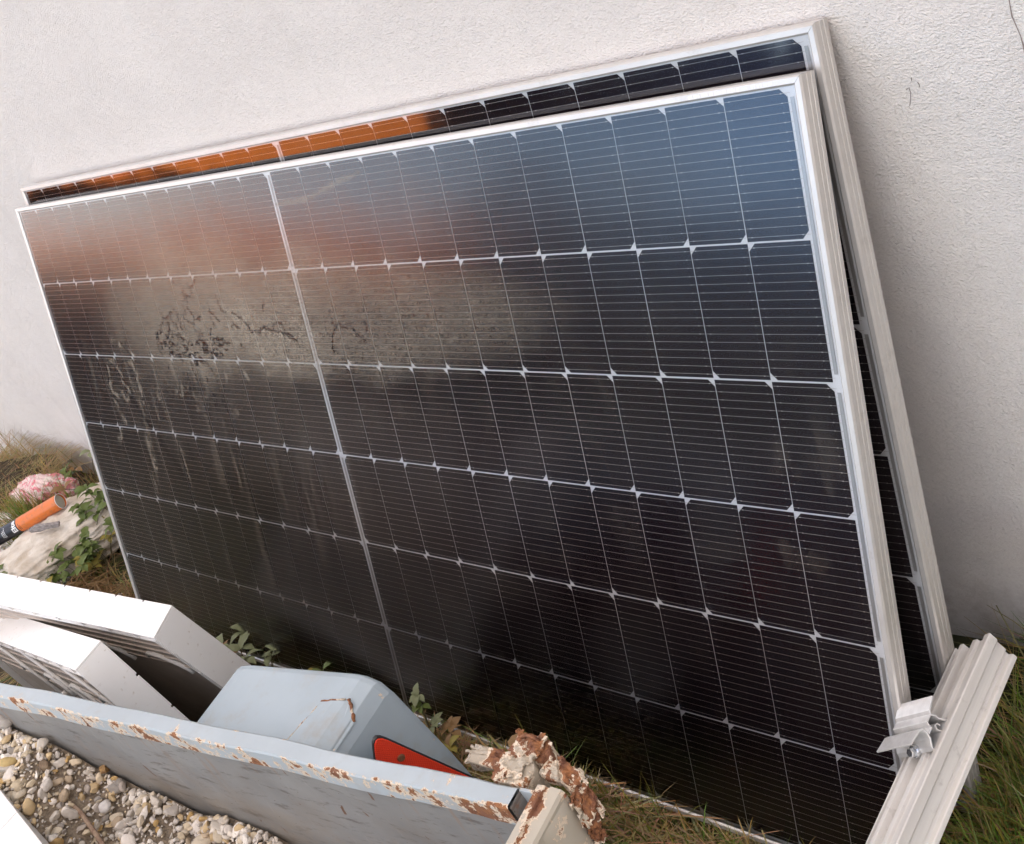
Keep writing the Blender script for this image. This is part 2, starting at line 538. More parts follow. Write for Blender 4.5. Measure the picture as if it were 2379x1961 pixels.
    def plain_stone(name, a, b, sc):
        m = Mat(name); n = m.noise(sc, 5, 0.7); n2 = m.noise(200, 3, 0.6)
        m.bsdf(m.mix(n.ss(0.35, 0.65), a, b), 0.85, normal=m.bump(n + n2 * 0.5, 0.4, 0.003)); return m.done()
    MT['s_grey'] = plain_stone('grey_oval_stone', (0.30, 0.28, 0.26), (0.42, 0.39, 0.35), 40)
    MT['s_ochre'] = plain_stone('pitted_ochre_stone', (0.36, 0.22, 0.08), (0.16, 0.09, 0.04), 130)
    MT['s_yellow'] = plain_stone('yellow_stone', (0.50, 0.38, 0.17), (0.40, 0.29, 0.13), 45)
    MT['s_white'] = plain_stone('white_stone', (0.62, 0.59, 0.56), (0.50, 0.47, 0.44), 40)
    MT['s_brown'] = plain_stone('brown_clod', (0.13, 0.085, 0.05), (0.22, 0.16, 0.10), 90)
    m = Mat('dry_twig'); n = m.noise(60, 5, 0.7)
    m.bsdf(m.mix(n.ss(0.35, 0.65), (0.20, 0.125, 0.085), (0.33, 0.24, 0.17)), 0.85, normal=m.bump(n, 0.5, 0.003)); MT['twig'] = m.done()

    # litter
    m = Mat('dirty_sackcloth')
    n = m.noise(7, 6, 0.7, 0.4); n2 = m.noise(45, 5, 0.7); n3 = m.noise(300, 2)
    c = m.mix(n.ss(0.38, 0.68), (0.62, 0.57, 0.50), (0.40, 0.335, 0.26))
    c = m.mix(n2.ss(0.66, 0.72) * 0.5, c, (0.14, 0.11, 0.08))
    m.bsdf(c, 0.9, normal=m.bump(n * 2.0 + n2 * 0.5 + n3 * 0.1, 0.5, 0.01)); MT['sack'] = m.done()
    m = Mat('pink_printed_plastic')
    n = m.noise(16, 5, 0.65, 1.2); n2 = m.noise(50, 4)
    c = m.mix(n.ss(0.44, 0.54), (0.66, 0.50, 0.48), (0.60, 0.16, 0.20))
    c = m.mix(n2.ss(0.56, 0.64), c, (0.70, 0.64, 0.58))
    m.bsdf(c, 0.45, normal=m.bump(n, 0.5, 0.01)); MT['pink'] = m.done()
    m = Mat('white_printed_plastic')
    n = m.noise(20, 4, 0.6, 1.0)
    c = m.mix(n.ss(0.62, 0.66) * 0.6, (0.60, 0.56, 0.52), (0.45, 0.15, 0.13))
    m.bsdf(c, 0.5, normal=m.bump(n, 0.5, 0.01)); MT['pale'] = m.done()
    m = Mat('orange_print'); n = m.noise(60, 4, 0.7)
    m.bsdf(m.mix(n.ss(0.48, 0.68) * 0.6, (0.62, 0.155, 0.022), (0.33, 0.13, 0.05)), 0.32); MT['orange'] = m.done()
    m = Mat('black_print'); m.bsdf((0.012, 0.012, 0.018), 0.35); MT['canblack'] = m.done()
    m = Mat('white_print'); m.bsdf((0.72, 0.74, 0.76), 0.45); MT['canwhite'] = m.done()
    m = Mat('grey_sealant'); n = m.noise(80, 5, 0.7)
    m.bsdf(m.mix(n, (0.26, 0.25, 0.20), (0.38, 0.36, 0.30)), 0.7, normal=m.bump(n, 0.5, 0.005)); MT['sealant'] = m.done()
    m = Mat('weathered_wood'); n = m.noise(1.0, 5, 0.7, sock=m.mapped((20, 160, 160)))
    m.bsdf(m.mix(n.ss(0.3, 0.7), (0.16, 0.14, 0.135), (0.32, 0.29, 0.28)), 0.9, normal=m.bump(n, 0.7, 0.004)); MT['wood'] = m.done()
    m = Mat('concrete_block'); n = m.noise(30, 6, 0.7)
    m.bsdf(m.mix(n, (0.3, 0.29, 0.27), (0.42, 0.41, 0.39)), 0.95, normal=m.bump(n, 0.6, 0.006)); MT['concrete'] = m.done()

    # houses across the yard
    m = Mat('terracotta_tiles')
    x, y, z = m.xyz(); n = m.noise(1.5, 5, 0.7)
    m.bsdf(m.mix(n.ss(0.3, 0.7), (0.64, 0.165, 0.026), (0.72, 0.22, 0.038)), 0.9, spec=0.1); MT['tile'] = m.done()
    m = Mat('ochre_house_paint'); m.bsdf(m.mix(m.noise(2, 4), (0.56, 0.22, 0.05), (0.62, 0.26, 0.07)), 0.9); MT['ochre'] = m.done()
    m = Mat('window_pane'); m.bsdf((0.03, 0.035, 0.04), 0.1); MT['pane'] = m.done()
    m = Mat('white_window_frame'); m.bsdf((0.7, 0.7, 0.68), 0.5); MT['wframe'] = m.done()
build_materials()

# ------------------------------------------------------------------ ground
def ground_z(x, y):
    z = 0.012 * np.sin(x * 5.1 + 1.0) * np.cos(y * 6.3) + 0.008 * np.sin(x * 13.0 + y * 9.0)
    z = z - 0.06 * np.clip((y - 0.25) / 0.25, 0, 1)
    near = np.clip(1 - np.abs(y - 0.07) / 0.12, 0, 1) * ((x > -0.2) & (x < 2.5))
    return z * (1 - near) - 0.012

def build_ground():
    xs = np.concatenate([[-260, -60, -20, -8], np.linspace(-4, 5, 136), [8, 20, 60, 260]])
    ys = np.concatenate([[-260, -60, -20, -8], np.linspace(-3, 0.6, 61), [1.2, 4, 20, 60, 260]])
    X, Y = np.meshgrid(xs, ys)
    Z = ground_z(X, Y)
    far = (X < -4) | (X > 5) | (Y < -3) | (Y > 0.6)
    Z = np.where(far, -0.02, Z)
    nx, ny = len(xs), len(ys)
    verts = np.stack([X.ravel(), Y.ravel(), Z.ravel()], 1)
    faces = [(j * nx + i, j * nx + i + 1, (j + 1) * nx + i + 1, (j + 1) * nx + i) for j in range(ny - 1) for i in range(nx - 1)]
    g = obj('ground', verts, faces, MT['soil'], smooth=True)
    tag(g, kind='structure')
build_ground()

# ------------------------------------------------------------------ wall
def build_wall():
    root = empty('house_wall', (0, 0.505, 0))
    box('plaster_face', (-9, 0, -0.4), (7.5, 0.4, 6.0), MT['wall'], root)
    # the thicker coat of render at the right, with a ragged vertical edge
    r2 = random.Random(3)
    zs = np.linspace(-0.3, 5.1, 220)
    edge, wob = [], 0
    for z in zs:
        wob = wob * 0.7 + r2.uniform(-1, 1) * 0.0035
        edge.append(2.4955 + wob + 0.06 * max(0, z - 0.975) + (0.5 * (0.95 - z) ** 2 if z < 0.95 else 0))
    verts, faces = [], []
    for z, e in zip(zs, edge):
        verts += [(e, -0.0005, z), (e + 0.003, -0.020, z), (4.55, -0.020, z)]
    for i in range(len(zs) - 1):
        a = i * 3
        faces += [(a, a + 1, a + 4, a + 3), (a + 1, a + 2, a + 5, a + 4)]
    obj('thick_render_coat', verts, faces, MT['coat'], root)
    v, f = tube_geo([(e + 0.0005, -0.0195 + r2.uniform(-1, 1) * 0.0015, z) for z, e in zip(zs, edge)], [0.0011 * r2.uniform(0.3, 1.6) for _ in zs], 5)
    obj('ragged_edge', v, f, MT['crack'], root)
    for pts in ([(2.3585, 0.9937), (2.3570, 0.9895)], [(2.3465, 0.979), (2.3497, 0.9806)],
                [(2.3511, 0.9815), (2.3509, 0.9745), (2.3480, 0.966), (2.3440, 0.958)], [(2.3639, 0.987), (2.3648, 0.983), (2.3642, 0.980)]):
        v, f = tube_geo([(x, -0.0005, z) for x, z in pts], 0.00042, 5)
        obj('crack', v, f, MT['crack'], root)
    tag(root, 'white rough rendered house wall behind the leaning solar panels', 'wall')
build_wall()

# ------------------------------------------------------------------ solar panels
PITCH, ROWP, GAPM = 0.0925, 0.184, 0.0135
ML, MR, MTOP, MBOT = 0.016, 0.025, 0.0135, 0.016
PW = ML + 24 * PITCH + GAPM + MR
PH = MTOP + 6 * ROWP - 0.002 + MBOT
ROWGAP, COLGAP, CH = 0.0024, 0.0011, 0.0100

def cell_mesh(side):
    w, h = PITCH - COLGAP, ROWP - ROWGAP
    a, b, c = w / 2, h / 2, CH
    if side > 0: pts = [(-a, -b), (a - c, -b), (a, -b + c), (a, b - c), (a - c, b), (-a, b)]
    else: pts = [(a, -b), (a, b), (-a + c, b), (-a, b - c), (-a, -b + c), (-a + c, -b)]
    t = 0.0002
    n = len(pts)
    v = [(x, y, 0) for x, y in pts] + [(x, y, -t) for x, y in pts]
    f = [tuple(range(n))] + [(i, n + i, n + (i + 1) % n, (i + 1) % n) for i in range(n)]
    return make_mesh('solar_cell', v, f, MT['cell'])
CELL_R, CELL_L = cell_mesh(1), cell_mesh(-1)

def frame_rail(root, axis_len, place, name='frame_rail'):
    # profile: d = inset from the outer edge, h = height over the cell plane
    prof = [(0.0, 0.0032), (0.0022, 0.0058), (0.0088, 0.0058), (0.0113, 0.0034), (0.0113, -0.0005), (0.0022, -0.0005), (0.0022, -0.0222),
            (0.026, -0.0222), (0.026, -0.0242), (0.0, -0.0242), (0.0, -0.0172), (0.0007, -0.0168), (0.0007, -0.0160), (0.0, -0.0156),
            (0.0, -0.0078), (0.0006, -0.0074), (0.0006, -0.0068), (0.0, -0.0064)]
    n = len(prof)
    g = 0.00025
    verts = [place(d + g, d, h) for d, h in prof] + [place(axis_len - d - g, d, h) for d, h in prof]
    faces = [(i, (i + 1) % n, n + (i + 1) % n, n + i) for i in range(n)] + [tuple(range(n))[::-1], tuple(range(n, 2 * n))]
    o = solid(name, verts, faces, MT['frame'], root)
    return o

def vnoise(x, y, seed):
    r2 = np.random.default_rng(seed)
    T = r2.uniform(0, 1, (128, 128))
    xi = np.floor(x).astype(int); yi = np.floor(y).astype(int)
    fx = x - xi; fy = y - yi
    fx = fx * fx * (3 - 2 * fx); fy = fy * fy * (3 - 2 * fy)
    g = lambda a, b: T[a % 128, b % 128]
    return (g(xi, yi) * (1 - fx) + g(xi + 1, yi) * fx) * (1 - fy) + (g(xi, yi + 1) * (1 - fx) + g(xi + 1, yi + 1) * fx) * fy

def fbm(x, y, seed, octv=5, gain=0.55):
    v, a, t = 0, 1.0, 0
    for o in range(octv):
        v = v + a * vnoise(x * 2 ** o + 17.3 * o, y * 2 ** o + 9.1 * o, seed + o); t += a; a *= gain
    return v / t

def sst(x, a, b):
    t = np.clip((x - a) / (b - a), 0, 1)
    return t * t * (3 - 2 * t)

def draw_lines(acc, gx, gy, lines, width, wob, seed, broken=0.0):
    """draws wandering strokes (panel metres) into the array, keeping the maximum"""
    r2 = np.random.default_rng(seed)
    for ln in lines:
        P = np.array(ln, float)
        # refine and wobble
        for _ in range(3):
            Q = np.empty((len(P) * 2 - 1, 2)); Q[0::2] = P; Q[1::2] = (P[1:] + P[:-1]) / 2
            d = np.linalg.norm(P[1:] - P[:-1], axis=1)[:, None]
            Q[1::2] += r2.normal(0, 1, (len(P) - 1, 2)) * d * wob
            P = Q
        w0 = width * r2.uniform(0.7, 1.3)
        for k in range(len(P) - 1):
            if r2.uniform() < broken: continue
            a_, b_ = P[k], P[k + 1]
            w = w0 * r2.uniform(0.45, 1.25)
            lo = np.minimum(a_, b_) - w * 2; hi = np.maximum(a_, b_) + w * 2
            i0, i1 = np.searchsorted(gx, [lo[0], hi[0]]); j0, j1 = np.searchsorted(gy, [lo[1], hi[1]])
            if i1 <= i0 or j1 <= j0: continue
            X, Y = np.meshgrid(gx[i0:i1], gy[j0:j1])
            ab = b_ - a_
            t = np.clip(((X - a_[0]) * ab[0] + (Y - a_[1]) * ab[1]) / (ab @ ab + 1e-12), 0, 1)
            d = np.hypot(X - a_[0] - t * ab[0], Y - a_[1] - t * ab[1])
            acc[j0:j1, i0:i1] = np.maximum(acc[j0:j1, i0:i1], 1 - sst(d, w * 0.35, w))

CRACKS = [
 [(0.777,0.925),(0.741,0.894),(0.717,0.857),(0.718,0.829)],[(0.707,0.911),(0.703,0.882),(0.692,0.853)],[(0.559,0.807),(0.57,0.833),(0.59,0.846),(0.63,0.858),(0.655,0.86)],
 [(0.627,0.854),(0.626,0.837),(0.639,0.816),(0.642,0.799)],[(0.66,0.854),(0.66,0.833),(0.659,0.816)],[(0.684,0.854),(0.698,0.837),(0.719,0.816),(0.719,0.796)],
 [(0.732,0.841),(0.752,0.849),(0.745,0.837)],[(0.798,0.865),(0.796,0.841),(0.79,0.82),(0.766,0.796)],[(0.838,0.892),(0.837,0.876),(0.844,0.86),(0.856,0.856)],
 [(0.796,0.861),(0.812,0.848),(0.824,0.836)],[(0.881,0.856),(0.91,0.844),(0.931,0.828),(0.942,0.817)],[(0.536,0.812),(0.528,0.79),(0.532,0.768),(0.54,0.759)],
 [(0.544,0.781),(0.572,0.786),(0.584,0.777)],[(0.766,0.776),(0.808,0.784),(0.838,0.793),(0.84,0.789)],[(0.883,0.789),(0.895,0.777)],[(0.503,0.838),(0.514,0.833)],[(0.615,0.875),(0.62,0.871)],
 [(0.946,0.817),(0.982,0.822),(1.014,0.819),(1.044,0.813),(1.079,0.806),(1.087,0.795)],[(0.656,0.744),(0.657,0.723),(0.663,0.698)],
 [(0.724,0.746),(0.742,0.721),(0.744,0.688),(0.744,0.659),(0.762,0.634),(0.784,0.602),(0.79,0.585)],[(0.705,0.716),(0.707,0.691),(0.719,0.662),(0.71,0.644)],
 [(0.551,0.733),(0.534,0.711)],[(0.626,0.718),(0.62,0.701)],[(0.865,0.824),(0.893,0.822)],[(1.008,0.877),(1.0,0.858)],[(0.651,0.924),(0.687,0.917)],
 [(1.22,0.86),(1.222,0.837),(1.224,0.826),(1.21,0.809),(1.201,0.788),(1.201,0.777)],[(1.224,0.826),(1.242,0.831),(1.265,0.831),(1.282,0.817),(1.31,0.798)],
 [(1.163,0.849),(1.151,0.832),(1.144,0.811)],[(0.951,0.818),(0.991,0.821),(1.015,0.817),(1.057,0.817),(1.084,0.799)],[(1.317,0.839),(1.322,0.828),(1.314,0.815)],
 [(0.58,0.80),(0.60,0.815),(0.605,0.835)],[(0.61,0.80),(0.606,0.82),(0.612,0.85)],[(0.74,0.80),(0.735,0.82)],[(0.79,0.79),(0.80,0.80),(0.82,0.79)]]
BANDS = [[(0.351,0.788),(0.368,0.77),(0.383,0.757)],[(0.305,0.667),(0.329,0.645),(0.358,0.599),(0.386,0.568),(0.417,0.528),(0.445,0.498),(0.469,0.462)],
 [(0.158,0.686),(0.177,0.652),(0.202,0.595),(0.232,0.548),(0.26,0.497)],[(0.119,0.925),(0.133,0.905),(0.135,0.886)],[(0.287,0.732),(0.28,0.713),(0.246,0.698),(0.249,0.679),(0.283,0.694)],
 [(0.292,0.709),(0.319,0.691),(0.312,0.663)],[(0.534,0.55),(0.54,0.515)],[(0.084,0.732),(0.098,0.674)]]
MUD = [[(0.261,0.783),(0.252,0.745),(0.245,0.712),(0.231,0.674),(0.256,0.651),(0.3,0.643),(0.318,0.672),(0.312,0.709),(0.293,0.741),(0.267,0.746)],
 [(0.301,0.799),(0.339,0.784),(0.377,0.77),(0.397,0.757)],[(0.361,0.743),(0.391,0.716),(0.387,0.679),(0.376,0.637)],[(0.227,0.635),(0.239,0.607),(0.254,0.584)],[(0.336,0.546),(0.338,0.517)],[(0.224,0.567),(0.189,0.526)],
 [(0.707,0.72),(0.707,0.699)],[(0.877,0.733),(0.878,0.713)],[(0.788,0.723),(0.787,0.706)],[(0.627,0.675),(0.624,0.631)],[(0.462,0.668),(0.46,0.65)],[(0.584,0.686),(0.614,0.696),(0.557,0.683)],
 [(0.957,0.739),(0.956,0.723)],[(1.034,0.733),(1.041,0.722)],[(0.787,0.64),(0.795,0.632)],[(0.497,0.529),(0.501,0.521)],[(0.34,0.50),(0.345,0.47)],[(0.30,0.45),(0.31,0.41)]]

def dirty_glass(root):
    """a sheet of glass whose vertices carry the dried mud: film, coarse grain, and the gaps cracked or wiped in it"""
    gx = np.concatenate([np.linspace(0.006, 1.40, 880), np.linspace(1.405, PW - 0.006, 175)])
    gy = np.concatenate([np.linspace(0.006, 0.445, 110), np.linspace(0.45, 0.95, 315), np.linspace(0.954, PH - 0.006, 40)])
    nx, ny = len(gx), len(gy)
    X, Y = np.meshgrid(gx, gy)
    wx = fbm(X * 6, Y * 6, 3) - 0.5; wy = fbm(X * 6 + 40, Y * 6, 8) - 0.5
    Xw, Yw = X + wx * 0.16, Y + wy * 0.10
    bl = lambda cx, cy, rx, ry: np.clip(1 - ((Xw - cx) / rx) ** 2 - ((Yw - cy) / ry) ** 2, 0, 1)
    film = 0.36 * sst(bl(0.78, 0.845, 0.58, 0.185), 0, 1.1) + 0.055 * sst(bl(0.70, 0.68, 0.70, 0.24), 0, 1) + 0.012 * bl(0.35, 0.25, 0.5, 0.40)
    film += 0.07 * sst(bl(0.55, 1.0, 0.75, 0.16), 0, 1)
    film = np.clip(film, 0, 0.62) * (0.66 + 0.48 * fbm(X * 9, Y * 7, 21) + 0.10 * fbm(X * 45, Y * 40, 22))
    fade = 1 - sst(X, 0.85, 1.30)
    film *= 0.35 + 0.65 * fade
    grainy = 0.38 * sst(bl(1.22, 0.845, 0.60, 0.145), 0, 0.8) * sst(X, 0.7, 1.15) + 0.07 * bl(1.1, 0.62, 0.5, 0.3) + 0.06 * bl(0.3, 0.3, 0.5, 0.5)
    runs = fbm(X * 46, Y * 4, 31)
    grainy += sst(runs, 0.60, 0.78) * (0.30 * bl(0.55, 0.55, 0.70, 0.36) + 0.14 * bl(0.35, 0.25, 0.45, 0.3))
    spots = fbm(X * 40, Y * 24, 41, 3)
    grainy += sst(spots, 0.70, 0.80) * 0.20 * bl(0.85, 0.69, 0.75, 0.12)
    # faint smears on the right half
    grainy += 0.10 * sst(fbm(X * 22, Y * 14, 51), 0.60, 0.75) * (bl(2.16, 0.62, 0.14, 0.22) + 0.5 * bl(1.5, 0.55, 0.8, 0.5))
    mud = np.zeros_like(X)
    draw_lines(mud, gx, gy, MUD, 0.009, 0.18, 5, 0.16)
    mud *= 0.25 + 0.75 * sst(fbm(X * 60, Y * 40, 61), 0.38, 0.58)
    scratch = np.zeros_like(X)
    draw_lines(scratch, gx, gy, [[(1.138,1.06),(1.201,1.059),(1.249,1.063),(1.309,1.077),(1.357,1.087),(1.406,1.094)]], 0.0042, 0.01, 6)
    film = np.maximum(film, mud * 0.34) + scratch * 0.30
    gap = np.zeros_like(X)
    draw_lines(gap, gx, gy, CRACKS, 0.0028, 0.20, 9, 0.10)
    draw_lines(gap, gx, gy, BANDS[:1] + BANDS[4:6], 0.0045, 0.12, 12, 0.05)
    soft = np.zeros_like(X)
    draw_lines(soft, gx, gy, BANDS[1:4] + BANDS[6:], 0.009, 0.05, 13)
    gap = np.maximum(gap, soft * 0.85)
    # the black flaked patch, broken up between the wires
    pb = np.clip(1 - ((Xw - 0.695) / 0.175) ** 2 - ((Yw - 0.778) / 0.042) ** 2, 0, 1)
    fl = vnoise(X * 150, Y * 240, 71) * 0.6 + vnoise(X * 50, Y * 80, 72) * 0.4
    gap = np.maximum(gap, sst(fl + pb * 0.14, 0.60, 0.70) * sst(pb, 0.02, 0.25))
    V = np.stack([X.ravel(), Y.ravel(), np.full(X.size, 0.0030)], 1)
    q = (np.arange(ny - 1)[:, None] * nx + np.arange(nx - 1)[None]).ravel()
    F = np.stack([q, q + 1, q + nx + 1, q + nx], 1)
    T = np.stack([np.clip(film, 0, 1).ravel(), np.clip(grainy, 0, 1).ravel(), np.clip(gap, 0, 1).ravel(), np.ones(X.size)], 1)
    o = big_mesh('glass', V, F, MT['glass_dirty'], T, False, 'dirt')
    o.parent = root

def big_mesh(name, V, F, mat, tint=None, smooth=True, attr='tint'):
    me = bpy.data.meshes.new(name)
    V = np.asarray(V, np.float32); F = np.asarray(F, np.int32)
    nf, k = F.shape
    me.vertices.add(len(V)); me.vertices.foreach_set('co', V.ravel())
    me.loops.add(nf * k); me.loops.foreach_set('vertex_index', F.ravel())
    me.polygons.add(nf)
    me.polygons.foreach_set('loop_start', np.arange(0, nf * k, k, dtype=np.int32))
    me.polygons.foreach_set('loop_total', np.full(nf, k, np.int32))
    me.update(calc_edges=True)
    if tint is not None:
        at = me.color_attributes.new(attr, 'FLOAT_COLOR', 'POINT')
        at.data.foreach_set('color', np.asarray(tint, np.float32).ravel())
    me.materials.append(mat)
    if smooth: me.shade_smooth()
    else: me.shade_flat()
    return link(name, me)

def build_panel(matrix, glass_mat, label, dirty=False):
    root = empty('solar_panel', mat=matrix)
    tag(root, label, 'solar panel', 'solar panels leaning on the wall')
    frame_rail(root, PW, lambda s, d, h: (s, PH - d, h))
    frame_rail(root, PW, lambda s, d, h: (s, d, h))
    frame_rail(root, PH, lambda s, d, h: (d, s, h))
    frame_rail(root, PH, lambda s, d, h: (PW - d, s, h))
    obj('backsheet', [(0.006, 0.006, -0.0006), (PW - 0.006, 0.006, -0.0006), (PW - 0.006, PH - 0.006, -0.0006), (0.006, PH - 0.006, -0.0006)], [(0, 1, 2, 3)], MT['backsheet'], root)
    if dirty: dirty_glass(root)
    else: obj('glass', [(0.006, 0.006, 0.0030), (PW - 0.006, 0.006, 0.0030), (PW - 0.006, PH - 0.006, 0.0030), (0.006, PH - 0.006, 0.0030)], [(0, 1, 2, 3)], glass_mat, root)
    def cx(k): return ML + (k + 0.5) * PITCH + (GAPM if k >= 12 else 0)
    def cy(j): return PH - MTOP - (j + 0.5) * ROWP + 0.001
    rr = random.Random(5)
    for j in range(6):
        for k in range(24):
            c = link('solar_cell', CELL_R if j % 2 == 0 else CELL_L, root)
            c.location = (cx(k) + rr.uniform(-1, 1) * 0.0001, cy(j) + rr.uniform(-1, 1) * 0.00012, 0)
            c.rotation_euler = (0, 0, rr.uniform(-1, 1) * 0.0006)
    # fine wires: 16 to a row, with solder pads
    verts, faces = [], []
    def quad(x0, x1, y0, y1, z):
        i = len(verts)
        verts.extend([(x0, y0, z), (x1, y0, z), (x1, y1, z), (x0, y1, z)])
        faces.append((i, i + 1, i + 2, i + 3))
    for j in range(6):
        for b in range(16):
            y = cy(j) + (b - 7.5) * 0.182 / 16
            yy = y + rr.uniform(-1, 1) * 0.0001
            quad(cx(0) - PITCH / 2 - 0.004, cx(11) + PITCH / 2 + 0.003, yy - 0.00022, yy + 0.00022, 0.0004)
            quad(cx(12) - PITCH / 2 - 0.003, cx(23) + PITCH / 2 + 0.004, yy - 0.00022, yy + 0.00022, 0.0004)
            for k in range(24):
                for s in (-1, 1):
                    px = cx(k) + s * 0.0375
                    quad(px - 0.0011, px + 0.0011, yy - 0.00062, yy + 0.00062, 0.0005)
                quad(cx(k) - 0.0006, cx(k) + 0.0006, yy - 0.00045, yy + 0.00045, 0.0005)
    w = obj('busbar_wires', verts, faces, MT['wire'], root)
    tag(w, kind='stuff')
    # collecting ribbons
    top = cy(0) + ROWP / 2
    def strip(x0, x1, ja, jb, brk=0.012):
        y1, y0 = top - ja * ROWP - brk, top - jb * ROWP + brk
        box('ribbon', (x0, y0, 0.0003), (x1, y1, 0.0006), MT['ribbon'], root)
    xr = cx(23) + PITCH / 2
    xl = cx(0) - PITCH / 2
    xm = (cx(11) + cx(12)) / 2
    for ja, jb in ((0, 2), (2, 4), (4, 6)):
        strip(xr + 0.0035, xr + 0.0085, ja, jb)
        if ML > 0.015: strip(xl - 0.0040, xl - 0.0015, ja, jb)
    for ja, jb in ((0, 1), (1, 3), (3, 5), (5, 6)):
        strip(xm - 0.0012, xm + 0.0036, ja, jb, 0.006)
    if dirty:
        r4 = random.Random(4)
        x_ = PW - 0.165
        while x_ < PW - 0.045:
            w_ = r4.uniform(0.002, 0.006)
            if not (PW - 0.088 < x_ < PW - 0.075):
                box('worn_print', (x_, PH - 0.0075 + r4.uniform(-0.0006, 0.0004), 0.0058), (x_ + w_, PH - 0.0036 + r4.uniform(-0.0008, 0.0003), 0.00592), MT['canwhite'], root)
            x_ += w_ + r4.uniform(0.0006, 0.003)
    # junction boxes on the back
    for bx in (0.55, PW / 2, PW - 0.55):
        box('junction_box', (bx - 0.045, PH / 2 - 0.03, -0.0200), (bx + 0.045, PH / 2 + 0.03, -0.0012), MT['black'], root, 0.003)
    return root

a = R(22)
mf = Matrix(((1, 0, 0, 0.022 - ML), (0, math.sin(a), -math.cos(a), 0.0), (0, math.cos(a), math.sin(a), 0.013), (0, 0, 0, 1)))
build_panel(mf, MT['glass_dirty'], 'front solar panel with dried mud and cracks across its left half', True)
# the rear panel stands a little steeper, its top edge on the wall
ra = R(16.85)
ry = R(-0.28)
ez = Vector((0.0048, -0.9568, 0.2906)).normalized()
exv = Vector((1.0, 0.0053, 0.0014)); exv = (exv - ez * exv.dot(ez)).normalized()
eyv = ez.cross(exv)
org = Vector((0.0075, 0.1334, 0.0115)) + exv * (0.022 - ML) + Vector((0, 0.0025, 0))
mr = Matrix(((exv.x, eyv.x, ez.x, org.x), (exv.y, eyv.y, ez.y, org.y), (exv.z, eyv.z, ez.z, org.z), (0, 0, 0, 1)))
build_panel(mr, MT['glass_clean'], 'rear solar panel mostly hidden, its top strip and right edge showing against the wall')

# ------------------------------------------------------------------ trailer
def gravel_top(x, y):
    """height of the load, in trailer coordinates"""
    z = np.interp(x, [-2.2, -1.34, -1.13, -1.07, -0.99, -0.785, -0.69, -0.60, -0.40, 0.0], [0.50, 0.488, 0.462, 0.415, 0.385, 0.370, 0.362, 0.322, 0.27, 0.24])
    z = z + 0.010 * np.sin(x * 23 + y * 31) + 0.006 * np.sin(x * 47 - y * 13)
    return z - 0.06 * np.clip((-y - 0.45) / 0.5, 0, 1)

